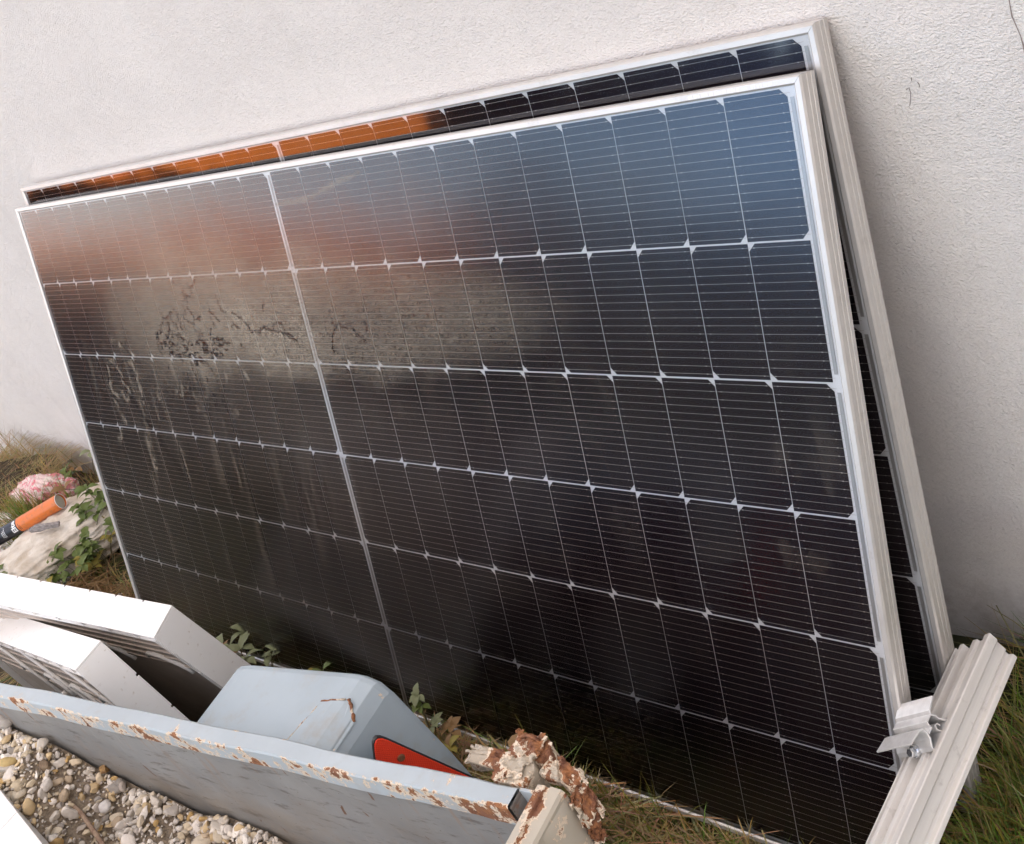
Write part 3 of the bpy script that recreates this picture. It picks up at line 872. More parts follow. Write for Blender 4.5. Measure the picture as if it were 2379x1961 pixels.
def build_trailer():
    root = empty('trailer', (2.13, -0.3025, 0), R(7.78))
    tag(root, 'blue and cream painted steel trailer with chipped rusty edges, loaded with gravel', 'trailer')
    XL = -2.05
    YW = -1.18
    # near long side board with its box flange
    bm = bmesh.new()
    n = 60
    box_v, box_f = [], []
    rr = random.Random(2)
    prof = [(-0.0285, 0.566), (-0.0285, 0.5965), (-0.0265, 0.6), (-0.003, 0.6), (0.0, 0.597), (0.0, 0.566)]
    for i in range(n + 1):
        x = XL + (0.0 - 0.034 - XL) * i / n
        dy = 0.0012 * math.sin(i * 0.7) + rr.uniform(-1, 1) * 0.0006
        dz = 0.0010 * math.sin(i * 0.43 + 1) + rr.uniform(-1, 1) * 0.0005
        for k, (y, z) in enumerate(prof):
            box_v.append((x, y + dy, z + dz))
    m_ = len(prof)
    for i in range(n):
        for k in range(m_):
            if i == n - 1 and k in (2,):    # torn open end of the box section
                pass
            box_f.append((i * m_ + k, i * m_ + (k + 1) % m_, (i + 1) * m_ + (k + 1) % m_, (i + 1) * m_ + k))
    obj('top_flange', box_v, box_f, MT['blue_flange'], root, smooth=False)
    # inner face as a gently dented sheet
    nx, nz = 90, 20
    v, f = [], []
    for i in range(nx + 1):
        for j in range(nz + 1):
            x = XL + (0 - 0.004 - XL) * i / nx
            z = 0.20 + (0.5665 - 0.20) * j / nz
            d = 0.0025 * math.sin(x * 9) * math.sin(z * 14) + 0.0018 * math.sin(x * 31 + z * 40)
            v.append((x, -0.0235 + d * min(1, (0.5665 - z) * 14), z))
    for i in range(nx):
        for j in range(nz):
            q = i * (nz + 1) + j
            f.append((q, q + nz + 1, q + nz + 2, q + 1))
    obj('side_board', v, f, MT['board'], root, smooth=True)
    box('side_board', (XL, -0.012, 0.20), (-0.005, -0.009, 0.5655), MT['blue_fender'], root)
    # other boards, floor, chassis: out of the picture but part of the trailer
    box('side_board', (XL, YW, 0.20), (-0.012, YW + 0.02, 0.60), MT['blue_fender'], root, 0.002)
    box('front_board', (XL - 0.022, YW, 0.20), (XL - 0.002, 0, 0.60), MT['blue_fender'], root, 0.002)
    box('floor', (XL, YW + 0.022, 0.185), (-0.004, -0.026, 0.199), MT['board'], root)
    for yy in (-0.25, -0.93):
        box('chassis_beam', (XL - 0.2, yy - 0.025, 0.125), (-0.02, yy + 0.025, 0.184), MT['blue_fender'], root, 0.002)
    box('drawbar', (XL - 1.1, YW / 2 - 0.03, 0.125), (XL - 0.2, YW / 2 + 0.03, 0.184), MT['blue_fender'], root, 0.004)
    # tailgate: folded top edge, cream outer skin, rust in the seam
    tg = [(-0.012, 0.566), (-0.012, 0.598), (-0.009, 0.602), (0.002, 0.603), (0.004, 0.5995), (0.008, 0.5995), (0.010, 0.603), (0.024, 0.601), (0.027, 0.597), (0.027, 0.20), (0.020, 0.20), (0.020, 0.56)]
    vv, ff = extrude_poly(tg, lambda u, w, s: (u, s, w), YW, 0.006)
    gate = solid('tailgate', vv, ff, MT['cream'], root)
    box('gate_panel', (-0.010, YW + 0.03, 0.20), (-0.007, -0.03, 0.566), MT['board'], root)
    # bulged corner cap on the outer skin
    vv, ff = [], []
    nu, nv = 14, 10
    for i in range(nu + 1):
        for j in range(nv + 1):
            u, w = i / nu, j / nv
            bulge = math.sin(math.pi * u) ** 0.6 * math.sin(math.pi * min(1, w * 0.5 + 0.5)) ** 0.5
            vv.append((0.0272 + 0.011 * bulge, -0.052 + 0.058 * u, 0.50 + 0.095 * w - 0.004 * u))
    for i in range(nu):
        for j in range(nv):
            q = i * (nv + 1) + j
            ff.append((q, q + nv + 1, q + nv + 2, q + 1))
    obj('corner_cap', vv, ff, MT['cream'], gate, smooth=True)
    for (y, z, s) in ((-0.047, 0.545, 1), (-0.020, 0.475, 0.8)):
        b = bmesh.new()
        bm_box(b, (0.0268, y - 0.006 * s, z - 0.020 * s), (0.0282, y + 0.006 * s, z + 0.020 * s), 0.004, 3)
        from_bm('keyhole_slot', b, MT['black'], gate)
    # corner closing plate and open end of the flange
    box('end_cap', (-0.0345, -0.0262, 0.5675), (-0.0330, -0.003, 0.5965), MT['board'], root)
    box('corner_gusset', (-0.0328, -0.0265, 0.5600), (-0.0125, -0.002, 0.5745), MT['board'], root, 0.001)
    box('corner_lip', (-0.0335, -0.0040, 0.5665), (-0.0122, 0.0004, 0.5985), MT['blue_flange'], root, 0.0008)
    box('corner_lip', (-0.0335, -0.0292, 0.5600), (-0.0122, -0.0262, 0.5760), MT['rusty'], root, 0.0008)
    # latch: channel lever, plate, block, ring, hinge strap
    def rough_solid(name, poly, to3d, s0, s1, mat, seed, jit=0.0012, bev=0.002, par=None):
        v_, f_ = extrude_poly(poly, to3d, s0, s1)
        b = bmesh.new()
        vs = [b.verts.new(p) for p in v_]
        for q in f_: b.faces.new([vs[k] for k in q])
        bmesh.ops.recalc_face_normals(b, faces=b.faces)
        bmesh.ops.bevel(b, geom=b.edges[:], offset=bev, segments=2, affect='EDGES', profile=0.6)
        bmesh.ops.triangulate(b, faces=b.faces[:])
        bmesh.ops.subdivide_edges(b, edges=[e for e in b.edges if e.calc_length() > 0.007], cuts=2, use_grid_fill=True)
        r3 = random.Random(seed)
        for v in b.verts: v.co += Vector((r3.uniform(-1, 1), r3.uniform(-1, 1), r3.uniform(-1, 1))) * jit
        return from_bm(name, b, mat, par or root, False)
    lever = rough_solid('latch_lever', [(-0.166, 0.548), (-0.160, 0.572), (-0.140, 0.584), (-0.062, 0.583), (-0.062, 0.558), (-0.128, 0.556), (-0.150, 0.546)],
                        lambda u, q, t_: (u, t_ + (u + 0.06) * -0.03, q), 0.036, 0.048, MT['rusty'], 3, 0.0007)
    rough_solid('lever_lip', [(-0.156, 0.576), (-0.140, 0.588), (-0.066, 0.587), (-0.066, 0.582), (-0.140, 0.582)],
                lambda u, q, t_: (u, t_ + (u + 0.06) * -0.03, q), 0.0245, 0.0365, MT['rusty'], 4, 0.0006, 0.001, lever)
    rough_solid('latch_plate', [(-0.078, 0.001), (-0.070, 0.034), (-0.036, 0.040), (-0.022, 0.024), (-0.030, 0.001)], lambda u, q, t_: (u, q, t_), 0.560, 0.6045, MT['rusty'], 5, 0.0009, 0.003)
    rough_solid('latch_block', [(-0.074, 0.032), (-0.068, 0.062), (-0.030, 0.068), (-0.016, 0.052), (-0.022, 0.034)], lambda u, q, t_: (u, q, t_), 0.560, 0.601, MT['rustier'], 6, 0.0016, 0.005)
    ring = [(-0.050 + 0.016 * math.cos(t_), 0.056 + 0.004 * math.sin(t_), 0.600 + 0.012 * math.sin(t_)) for t_ in np.linspace(-0.3, math.pi + 0.3, 12)]
    v, f = tube_geo(ring, 0.0022, 7)
    obj('wire_ring', v, f, MT['rustier'], root, smooth=True)
    # hinge strap: a flat bar bent over the corner
    path = [(-0.020, 0.034, 0.592), (0.004, 0.031, 0.593), (0.016, 0.027, 0.590), (0.024, 0.021, 0.583), (0.030, 0.015, 0.573), (0.033, 0.010, 0.562), (0.033, 0.006, 0.552)]
    for nm, mt, off, wd, th, sd3 in (('hinge_strap', 'rusty', 0.0, 0.011, 0.0045, 7), ('hinge_strap', 'rustier', 0.0085, 0.009, 0.006, 8)):
        V_, F_ = [], []
        r3 = random.Random(sd3)
        for k, p in enumerate(path):
            p = Vector(p) + Vector((off, -0.004 if off else 0.0, -off * 0.6))
            q0 = Vector(path[max(k - 1, 0)]); q1 = Vector(path[min(k + 1, len(path) - 1)])
            tg_ = (q1 - q0).normalized(); sd_ = Vector((0.25, 1, 0)).normalized(); sd_ = (sd_ - tg_ * sd_.dot(tg_)).normalized(); nn = tg_.cross(sd_)
            w_ = wd * (0.75 + 0.25 * math.sin(k * 1.1 + sd3)) 
            for (a_, b_) in ((-1, -1), (-1, 1), (-0.4, 1.25), (0.4, 1.25), (1, 1), (1, -1)):
                V_.append(p + sd_ * (a_ * w_) + nn * (b_ * th) + Vector((r3.uniform(-1, 1), r3.uniform(-1, 1), r3.uniform(-1, 1))) * 0.0011)
        for k in range(len(path) - 1):
            for c_ in range(6):
                F_.append((k * 6 + c_, k * 6 + (c_ + 1) % 6, (k + 1) * 6 + (c_ + 1) % 6, (k + 1) * 6 + c_))
        F_ += [tuple(range(6))[::-1], tuple(range((len(path) - 1) * 6, len(path) * 6))]
        solid(nm, V_, F_, MT[mt], root, 0.0008, 1)
    def flake(name, o_, ux, uy, w_, h_, mat, seed, curl=0.006):
        curl *= 0.55
        r3 = np.random.default_rng(seed)
        nu, nv = 16, 12
        ux = Vector(ux).normalized(); uy = Vector(uy).normalized(); un = ux.cross(uy).normalized()
        ph = r3.uniform(0, 6, 6)
        V_ = []
        for i in range(nu + 1):
            for j in range(nv + 1):
                a_, b_ = i / nu - 0.5, j / nv - 0.5
                q = curl * (abs(math.sin(a_ * 9 + ph[0] + b_ * 4)) + 0.6 * abs(math.sin(b_ * 11 + ph[1] - a_ * 5)) + 0.5 * math.sin(a_ * 23 + b_ * 17 + ph[2]))
                V_.append(Vector(o_) + ux * (a_ * w_) + uy * (b_ * h_) + un * q + Vector(r3.normal(0, 0.0006, 3)))
        F_ = []
        for i in range(nu):
            for j in range(nv):
                a_, b_ = abs((i + 0.5) / nu - 0.5) * 2, abs((j + 0.5) / nv - 0.5) * 2
                if max(a_, b_) > 0.55 + 0.45 * vnoise(np.array(i * 0.6 + seed), np.array(j * 0.6), seed): continue
                k_ = i * (nv + 1) + j
                F_.append((k_, k_ + nv + 1, k_ + nv + 2, k_ + 1))
        o = obj(name, V_, F_, MT[mat], root, smooth=False)
        md = o.modifiers.new('thick', 'SOLIDIFY'); md.thickness = 0.0022; md.offset = 0
        return o
    flake('rust_flake', (-0.046, 0.050, 0.602), (1, 0.1, 0), (0, 1, 0.1), 0.060, 0.044, 'rusty', 3)
    flake('rust_flake', (-0.052, 0.018, 0.6055), (1, 0.2, 0), (0, 1, 0), 0.056, 0.040, 'rusty', 4, 0.004)
    flake('rust_flake', (0.016, 0.030, 0.594), (1, -0.3, -0.35), (0.2, 1, 0.1), 0.056, 0.030, 'rusty', 5, 0.006)
    flake('rust_flake', (0.038, 0.012, 0.570), (0.4, -0.3, -1), (0.3, 1, 0), 0.054, 0.034, 'rusty', 6, 0.008)
    flake('rust_flake', (0.036, 0.004, 0.535), (0.1, -0.2, -1), (0.5, 1, 0), 0.050, 0.022, 'rustier', 7, 0.008)
    flake('rust_flake', (-0.110, 0.042, 0.585), (1, 0, 0), (0, 1, 0.3), 0.085, 0.020, 'rusty', 8, 0.003)
    # fender: flat top, steep rear end, sloping front end
    prof = [(-1.02, 0.22), (-0.98, 0.34), (-0.76, 0.527), (-0.735, 0.532), (-0.475, 0.549), (-0.455, 0.547), (-0.435, 0.538), (-0.425, 0.518), (-0.398, 0.385), (-0.385, 0.28)]
    verts, faces = [], []
    t = 0.003
    rows = [(0.0006, 0.0), (0.142, 0.0), (0.150, -0.002), (0.155, -0.008), (0.156, -0.05)]
    for x, z in prof:
        for y, dz in rows:
            verts.append((x, y, z + dz))
    m_ = len(rows)
    for i in range(len(prof) - 1):
        for k in range(m_ - 1):
            faces.append((i * m_ + k, i * m_ + k + 1, (i + 1) * m_ + k + 1, (i + 1) * m_ + k))
    fen = obj('fender', verts, faces, MT['blue_fender'], root, smooth=False)
    md = fen.modifiers.new('thick', 'SOLIDIFY'); md.thickness = t; md.offset = -1
    md = fen.modifiers.new('bev', 'BEVEL'); md.width = 0.006; md.segments = 3; md.limit_method = 'ANGLE'; md.angle_limit = R(18)
    # lamp bracket plate welded on the fender's rear bend
    vv, ff = extrude_poly([(-0.515, 0.028), (-0.500, 0.098), (-0.447, 0.108), (-0.428, 0.085), (-0.428, 0.02)],
                          lambda u, w, s: (u, w, 0.5495 + s + (u + 0.475) * 0.065), 0.0004, 0.0030)
    vv = [(x, y, z - max(0, x + 0.455) * 0.75) for x, y, z in vv]
    solid('bracket_plate', vv, ff, MT['weld'], fen, 0.0008, 1)
    for bead, rad_, mt in (([(-0.447, 0.108, 0.5515), (-0.440, 0.099, 0.546), (-0.434, 0.090, 0.540), (-0.428, 0.080, 0.533)], 0.0026, 'rustier'),
                           ([(-0.515, 0.028, 0.5485), (-0.508, 0.062, 0.5490), (-0.500, 0.098, 0.5497)], 0.0016, 'rusty'),
                           ([(-0.500, 0.098, 0.5500), (-0.474, 0.103, 0.5515), (-0.447, 0.108, 0.5520)], 0.0015, 'rusty')):
        pts = []
        r3 = random.Random(len(bead))
        for k in range(len(bead) - 1):
            for t_ in (0, 0.25, 0.5, 0.75): pts.append(Vector(bead[k]).lerp(Vector(bead[k + 1]), t_) + Vector((r3.uniform(-1, 1), r3.uniform(-1, 1), 0)) * 0.0008)
        v, f = tube_geo(pts, [rad_ * r3.uniform(0.6, 1.25) for _ in pts], 7)
        obj('weld_bead', v, f, MT[mt], fen, smooth=True)
    # red triangular reflector on the rear end
    tri = [(0.060, 0.562), (0.150, 0.335), (0.012, 0.335), (0.012, 0.459)]
    def rounded(poly, r, k=5):
        out = []
        P = [Vector((p[0], p[1])) for p in poly]
        for i in range(len(P)):
            p, q, s = P[i], P[i - 1], P[(i + 1) % len(P)]
            d1 = (q - p).normalized(); d2 = (s - p).normalized()
            for j in range(k + 1):
                tt = j / k
                a1 = p + d1 * r * (1 - tt); a2 = p + d2 * r * tt
                out.append(tuple(a1 * (1 - tt) + a2 * tt))
        return out
    xr = -0.360
    rim = rounded(tri, 0.030)
    vv, ff = extrude_poly(rim, lambda u, w, s: (s, u, w), xr, xr + 0.0075)
    refl = solid('reflector', vv, ff, MT['black'], root, 0.0012, 2)
    ang_ = R(-28)
    refl.matrix_basis = Matrix.Translation((xr, 0.062, 0)) @ Matrix.Rotation(ang_, 4, 'Z') @ Matrix.Translation((-xr, -0.062, 0))
    cxm, czm = 0.075, 0.42
    lens = [(cxm + (y - cxm) * 0.985, czm + (z - czm) * 0.985) for y, z in rim]
    vv, ff = extrude_poly(lens, lambda u, w, s: (s, u, w), xr + 0.0070, xr + 0.0095)
    solid('red_lens', vv, ff, MT['red'], refl, 0.0008, 2)
    v, f = tube_geo([(xr + 0.009, 0.070, 0.497), (xr + 0.0118, 0.070, 0.497)], [0.006, 0.005], 14)
    obj('screw', v, f, MT['rustier'], refl)
    box('reflector_bracket', (-0.392, 0.035, 0.36), (xr - 0.0005, 0.085, 0.50), MT['blue_fender'], root, 0.002)
    # wheel under the fender
    for yc in (0.082, YW - 0.082):
        wheel = obj('wheel', *tube_geo([(-0.60, yc - 0.075, 0.235), (-0.60, yc + 0.075, 0.235)], 0.03, 12), MT['rim'], root)
        ang = np.linspace(0, 2 * math.pi, 41)[:-1]
        tp = [(0.150, -0.055), (0.195, -0.066), (0.222, -0.058), (0.234, -0.035), (0.235, 0.035), (0.222, 0.058), (0.195, 0.066), (0.150, 0.055)]
        v = [(-0.60 + r * math.cos(t_), yc + yy, 0.235 + r * math.sin(t_)) for t_ in ang for r, yy in tp]
        f = [(i * 8 + k, i * 8 + (k + 1) % 8, ((i + 1) % 40) * 8 + (k + 1) % 8, ((i + 1) % 40) * 8 + k) for i in range(40) for k in range(8)]
        obj('tyre', v, f, MT['tyre'], wheel, smooth=True)
        rp = [(0.03, -0.01), (0.10, -0.02), (0.135, 0.0), (0.149, 0.045), (0.149, -0.045), (0.135, -0.012), (0.10, -0.032), (0.03, -0.022)]
        v = [(-0.60 + r * math.cos(t_), yc + yy, 0.235 + r * math.sin(t_)) for t_ in ang for r, yy in rp]
        obj('rim', v, f, MT['rim'], wheel, smooth=True)
    v, f = tube_geo([(-0.60, YW, 0.235 - 0.085), (-0.60, 0.0, 0.235 - 0.085)], 0.025, 10)
    obj('axle', v, f, MT['rim'], root)
    return root
TRAILER = build_trailer()
TM = TRAILER.matrix_basis.copy()
TM = Matrix.Translation((2.13, -0.3025, 0)) @ Matrix.Rotation(R(7.78), 4, 'Z')

# ------------------------------------------------------------------ gravel
def rock_shape(seed, sub=3, angular=0.5):
    r2 = np.random.default_rng(seed)
    bm = bmesh.new()
    bmesh.ops.create_icosphere(bm, subdivisions=sub, radius=1.0)
    V = np.array([v.co[:] for v in bm.verts])
    F = np.array([[v.index for v in f.verts] for f in bm.faces])
    bm.free()
    # cut by random planes for broken faces, then a little noise
    for _ in range(int(5 + 7 * angular)):
        d = r2.normal(size=3); d /= np.linalg.norm(d)
        lim = r2.uniform(0.36, 0.78) if angular > 0.25 else r2.uniform(0.8, 0.97)
        s = V @ d
        over = np.clip(s - lim, 0, None)
        V = V - np.outer(over * 0.97, d)
    for _ in range(5):
        d = r2.normal(size=3); ph = r2.uniform(0, 6)
        V = V * (1 + 0.035 * np.sin(V @ d * 2.6 + ph))[:, None]
    V = V * np.array([1.0, r2.uniform(0.62, 0.92), r2.uniform(0.42, 0.75)])
    return V, F

def euler_mats(n, tilt=0.7):
    az = rng.uniform(0, 2 * np.pi, n); tx = rng.normal(0, tilt, n); ty = rng.normal(0, tilt, n)
    cz, sz, cx_, sx_, cy_, sy_ = np.cos(az), np.sin(az), np.cos(tx), np.sin(tx), np.cos(ty), np.sin(ty)
    Rz = np.zeros((n, 3, 3)); Rz[:, 0, 0] = cz; Rz[:, 0, 1] = -sz; Rz[:, 1, 0] = sz; Rz[:, 1, 1] = cz; Rz[:, 2, 2] = 1
    Rx = np.zeros((n, 3, 3)); Rx[:, 0, 0] = 1; Rx[:, 1, 1] = cx_; Rx[:, 1, 2] = -sx_; Rx[:, 2, 1] = sx_; Rx[:, 2, 2] = cx_
    Ry = np.zeros((n, 3, 3)); Ry[:, 1, 1] = 1; Ry[:, 0, 0] = cy_; Ry[:, 0, 2] = sy_; Ry[:, 2, 0] = -sy_; Ry[:, 2, 2] = cy_
    return Rx @ Ry @ Rz

def build_gravel():
    shapes3 = [rock_shape(s, 3, ang) for s, ang in ((1, 1), (2, .9), (3, .8), (4, .3), (5, .15), (6, 1), (7, .8), (8, .5), (9, .9), (10, .6))]
    shapes2 = [rock_shape(s, 2, ang) for s, ang in ((1, .9), (2, .8), (3, .7), (4, .2), (6, .9), (7, .6), (9, .8))]
    Vs, Fs, Ts = [], [], []
    base = 0
    def put(x, y, z, size, tint, shapes):
        nonlocal base
        n = len(x)
        idx = rng.integers(0, len(shapes), n)
        Rm = euler_mats(n, 0.55)
        for i in range(n):
            V, F = shapes[idx[i]]
            P = (V * size[i]) @ Rm[i].T + np.array([x[i], y[i], z[i]])
            Vs.append(P); Fs.append(F + base); base += len(V)
            Ts.append(np.broadcast_to(tint[i], (len(V), 4)))
    pal = np.array([(0.56, 0.53, 0.50), (0.60, 0.58, 0.55), (0.50, 0.47, 0.43), (0.47, 0.42, 0.34), (0.52, 0.45, 0.34), (0.46, 0.36, 0.22), (0.42, 0.29, 0.13), (0.24, 0.225, 0.21), (0.33, 0.30, 0.275), (0.38, 0.31, 0.23)])
    def colours(x, n):
        left = np.clip((-0.85 - x) / 0.25, 0, 1)
        wr = np.array([.23, .25, .2, .1, .08, .04, .02, .02, .04, .02]); wlft = np.array([.14, .12, .15, .15, .13, .09, .05, .05, .07, .05])
        out = np.zeros((n, 4)); out[:, 3] = 1
        for i in range(n):
            w = wr * (1 - left[i]) + wlft * left[i]; w = w / w.sum()
            out[i, :3] = pal[rng.choice(10, p=w)] * np.array([1.13, 1.095, 1.04]) * rng.uniform(0.85, 1.15)
        return out
    # bulk, middling and large stones over the visible part, small ones between them
    for n, smin, smax, dz0, dz1 in ((6500, 0.0026, 0.0060, -0.005, 0.004), (2100, 0.0062, 0.0112, -0.004, 0.006), (560, 0.011, 0.0185, -0.003, 0.006)):
        x = rng.uniform(-1.62, -0.42, n)
        y = -0.030 - rng.uniform(0, 1, n) ** 1.3 * 0.44
        s = smin + (smax - smin) * rng.uniform(0, 1, n) ** 1.6
        y = np.minimum(y, -0.028 - s)
        z = gravel_top(x, y) + rng.uniform(dz0, dz1, n) + s * 0.25
        put(x, y, z, s, colours(x, n), shapes2 if smax < 0.007 else shapes3)
    # the rest of the load, coarse
    n = 700
    x = rng.uniform(-2.02, -0.05, n); y = rng.uniform(-1.1, -0.45, n); s = rng.uniform(0.008, 0.016, n)
    put(x, y, gravel_top(x, y), s, colours(x, n), shapes2)
    V = np.concatenate(Vs); F = np.concatenate(Fs); T = np.concatenate(Ts)
    g = big_mesh('gravel', V, F, MT['stone'], T)
    g.matrix_world = TM
    tag(g, 'pale and ochre crushed stone gravel heaped in the trailer', 'gravel', kind='stuff')
    nx, ny = 90, 50
    v, f = [], []
    for i in range(nx + 1):
        for j in range(ny + 1):
            xx = -2.03 + 2.01 * i / nx; yy = -1.155 + (1.155 - 0.0262) * j / ny
            v.append((xx, yy, float(gravel_top(xx, yy)) - 0.005))
    for i in range(nx):
        for j in range(ny):
            q = i * (ny + 1) + j
            f.append((q, q + ny + 1, q + ny + 2, q + 1))
    bed = obj('gravel_bed', v, f, MT['fines'], g, smooth=True)
    tag(bed, kind='stuff')
build_gravel()

def stone(px, size, mat, seed, ang, label, tilt=(0, 0, 0), stretch=(1, 1, 1)):
    V, F = rock_shape(seed, 3, ang)
    V = V * np.array(stretch)
    o = obj('stone', V * size, [tuple(f) for f in F], mat, smooth=True)
    o.location = px
    o.rotation_euler = tilt
    tag(o, label, 'stone', 'larger stones lying on the gravel')
def on_gravel(x, y, dz):   # world x, y
    p = TM.inverted() @ Vector((x, y, 0))
    return (x, y, float(gravel_top(p.x, p.y)) + dz)
stone(on_gravel(0.835, -0.510, 0.020), 0.021, MT['s_grey'], 4, 0.1, 'large grey oval stone at the top of the gravel near the board', (0.5, 0.4, 0.5), (1.2, 0.8, 0.9))
stone(on_gravel(1.085, -0.475, 0.014), 0.014, MT['s_ochre'], 2, 0.5, 'rough pitted ochre stone on the gravel beside the grey board', (0.2, 0, 0))
stone(on_gravel(0.915, -0.560, 0.012), 0.018, MT['s_yellow'], 5, 0.1, 'smooth yellow and grey pebble left of the twig', (0.3, 0.3, 0.8), (1.2, 0.85, 1))
stone(on_gravel(1.125, -0.520, 0.012), 0.013, MT['s_white'], 8, 0.05, 'round white pebble right of the twig', (0.1, 0.1, 0))
stone(on_gravel(1.005, -0.525, 0.012), 0.016, MT['s_brown'], 3, 0.6, 'dark brown clod of earth beside the twig', (0, 0, 0))

v, f = tube_geo([(0.866, -0.513, 0.484), (0.8707, -0.5146, 0.480), (0.903, -0.5277, 0.470), (0.9452, -0.5386, 0.448), (0.998, -0.5425, 0.434), (1.0499, -0.5454, 0.424), (1.1033, -0.5509, 0.416), (1.1784, -0.5655, 0.410), (1.26, -0.585, 0.398)],
                [0.002, 0.0026, 0.003, 0.0031, 0.0035, 0.0036, 0.0042, 0.0045, 0.005], 8)
tw = obj('twig', v, f, MT['twig'], smooth=True)
tag(tw, 'thin brown twig lying on the gravel in the trailer', 'twig')

# two white boards lying on the load in the corner of the picture
def white_board(name, corners, thick, label):
    vv = [(x, y, z) for x, y, z in corners] + [(x, y, z - thick) for x, y, z in corners]
    ff = [(0, 1, 2, 3), (7, 6, 5, 4)] + [(i, i + 4, (i + 1) % 4 + 4, (i + 1) % 4) for i in range(4)]
    o = solid(name, vv, ff, MT['white'], None, 0.0015, 2)
    tag(o, label, 'board', 'white boards lying on the gravel')
dX = Vector((0.2299, -0.0296, 0)).normalized(); dY = Vector((-0.0023, -0.0372, 0)).normalized()
o0 = Vector((1.0787, -0.6143, 0.495))
white_board('white_board', [o0 - dX * 0.001 - dX * 0.42, o0 - dX * 0.001, o0 - dX * 0.001 + dY * 0.30, o0 - dX * 0.421 + dY * 0.30], 0.060, 'white board on the gravel, far one of the pair at the left edge')
white_board('white_board', [o0 + dX * 0.0012, o0 + dX * 0.40 + Vector((0, 0, -0.004)), o0 + dX * 0.40 + dY * 0.30 + Vector((0, 0, -0.004)), o0 + dX * 0.0012 + dY * 0.30], 0.095, 'white board on the gravel, near one of the pair in the lower left corner')

# ------------------------------------------------------------------ white plastic trays behind the trailer board
def tray(P1, L, W, E, Lt, t, H, label, top_notch, end_notch):
    x = -Vector(L); y = -Vector(W); z = -Vector(E)
    o = Vector(P1) + Vector(E) * H
    M = Matrix(((x.x, y.x, z.x, o.x), (x.y, y.y, z.y, o.y), (x.z, y.z, z.z, o.z), (0, 0, 0, 1)))
    root = empty('plastic_tray', mat=M)
    tag(root, label, 'tray', 'white plastic trays behind the trailer')
    w, nd = 0.0038, 0.0050
    yn = -0.0035       # the toothed strip takes the rear 8 mm
    def rim(lo, hi, notch, axis):
        bm = bmesh.new()
        if not notch:
            bm_box(bm, lo, hi, 0.0010, 2)
        else:
            h2 = list(hi); h2[1] = yn
            bm_box(bm, lo, h2, 0.0010, 2)
            n = int(abs(hi[axis] - lo[axis]) / 0.078)
            step = (hi[axis] - lo[axis]) / n
            for i in range(n):
                l3 = list(lo); h3 = list(hi); l3[1] = yn - 0.001; h3[1] = 0.0
                l3[axis] = lo[axis] + step * i + (nd / 2 if i else 0); h3[axis] = lo[axis] + step * (i + 1) - (nd / 2 if i < n - 1 else 0)
                bm_box(bm, l3, h3, 0.0008, 1)
        return from_bm('rim_wall', bm, MT['white'], root)
    rim((-Lt, -t, H - w), (0, 0, H), top_notch, 0)
    rim((-Lt + w, -t, 0), (-w, 0, w), False, 0)
    rim((-w, -t, 0.0), (0, 0, H - w - 0.0002), end_notch, 2)
    rim((-Lt, -t, 0), (-Lt + w, 0, H - w - 0.0002), False, 2)
    yp = -t + 0.013
    box('back_plate', (-Lt + w, yp, w), (-w, yp + 0.0020, H - w), MT['plate'], root)
    iw = 0.030
    fy = -t + 0.004
    box('inner_wall', (-Lt + iw, fy, H - iw - 0.003), (-iw, yp - 0.0002, H - iw), MT['white'], root, 0.0006, 1)
    box('inner_wall', (-iw - 0.003, fy, iw), (-iw, yp - 0.0002, H - iw - 0.0032), MT['white'], root, 0.0006, 1)
    box('channel_floor', (-Lt + w, fy + 0.005, H - iw), (-w, fy + 0.007, H - w), MT['white'], root)
    box('channel_floor', (-iw, fy + 0.005, w), (-w, fy + 0.007, H - iw - 0.0002), MT['white'], root)
    n = int(Lt / 0.074)
    rib_t = make_mesh('rib', *(lambda a: (a[0], a[1]))(extrude_poly([(-0.0012, H - iw), (0.0012, H - iw), (0.0012, H - w), (-0.0012, H - w)], lambda u, q, s: (u, s, q), fy + 0.0006, yp - 0.0002)), MT['white'])
    for i in range(1, n):
        link('rib', rib_t, root, loc=(-Lt * i / n, 0, 0))
    n2 = int(H / 0.074)
    rib_e = make_mesh('rib', *extrude_poly([(-iw, -0.0012), (-iw, 0.0012), (-w, 0.0012), (-w, -0.0012)], lambda u, q, s: (u, s, q), fy + 0.0006, yp - 0.0002), MT['white'])
    for i in range(1, n2):
        link('rib', rib_e, root, loc=(0, 0, H * i / n2))
    # ribs pressed in the plate, diagonal braces and hand holes
    for k in range(4):
        box('plate_rib', (-Lt + 0.036, yp - 0.003, H - 0.075 - k * 0.026), (-0.036, yp - 0.0001, H - 0.071 - k * 0.026), MT['plate'], root)
    for sx in ((-0.17, -0.42, -0.67) if end_notch else ()):
        p0 = Vector((sx, -t + 0.007, H - iw - 0.004)); p1 = Vector((sx + 0.15, -t + 0.007, H - 0.19))
        v_, f_ = tube_geo([p0, p1], 0.0034, 8)
        obj('brace', v_, f_, MT['white'], root, smooth=True)
        v_, f_ = tube_geo([p1 + Vector((0, 0.006, 0)), p1 + Vector((0, -0.004, 0))], 0.008, 10)
        obj('brace_boss', v_, f_, MT['white'], root, smooth=True)
    for sx in (-0.06, -0.23, -0.40, -0.57):
        hx = np.linspace(0, math.pi, 9)
        pts = [(sx - 0.055 + 0.050 * -math.cos(q) * 0.9, yp - 0.003, H - 0.135 + 0.030 * math.sin(q) - 0.10 * (1 - math.cos(q)) * 0.18) for q in hx]
        v_, f_ = tube_geo(pts, 0.0042, 7)
        obj('hand_hole_rim', v_, f_, MT['white'], root, smooth=True)
        vv = [(p[0], yp - 0.0004, p[2]) for p in pts]
        obj('hand_hole', vv, [tuple(range(len(vv)))], MT['black'], root)
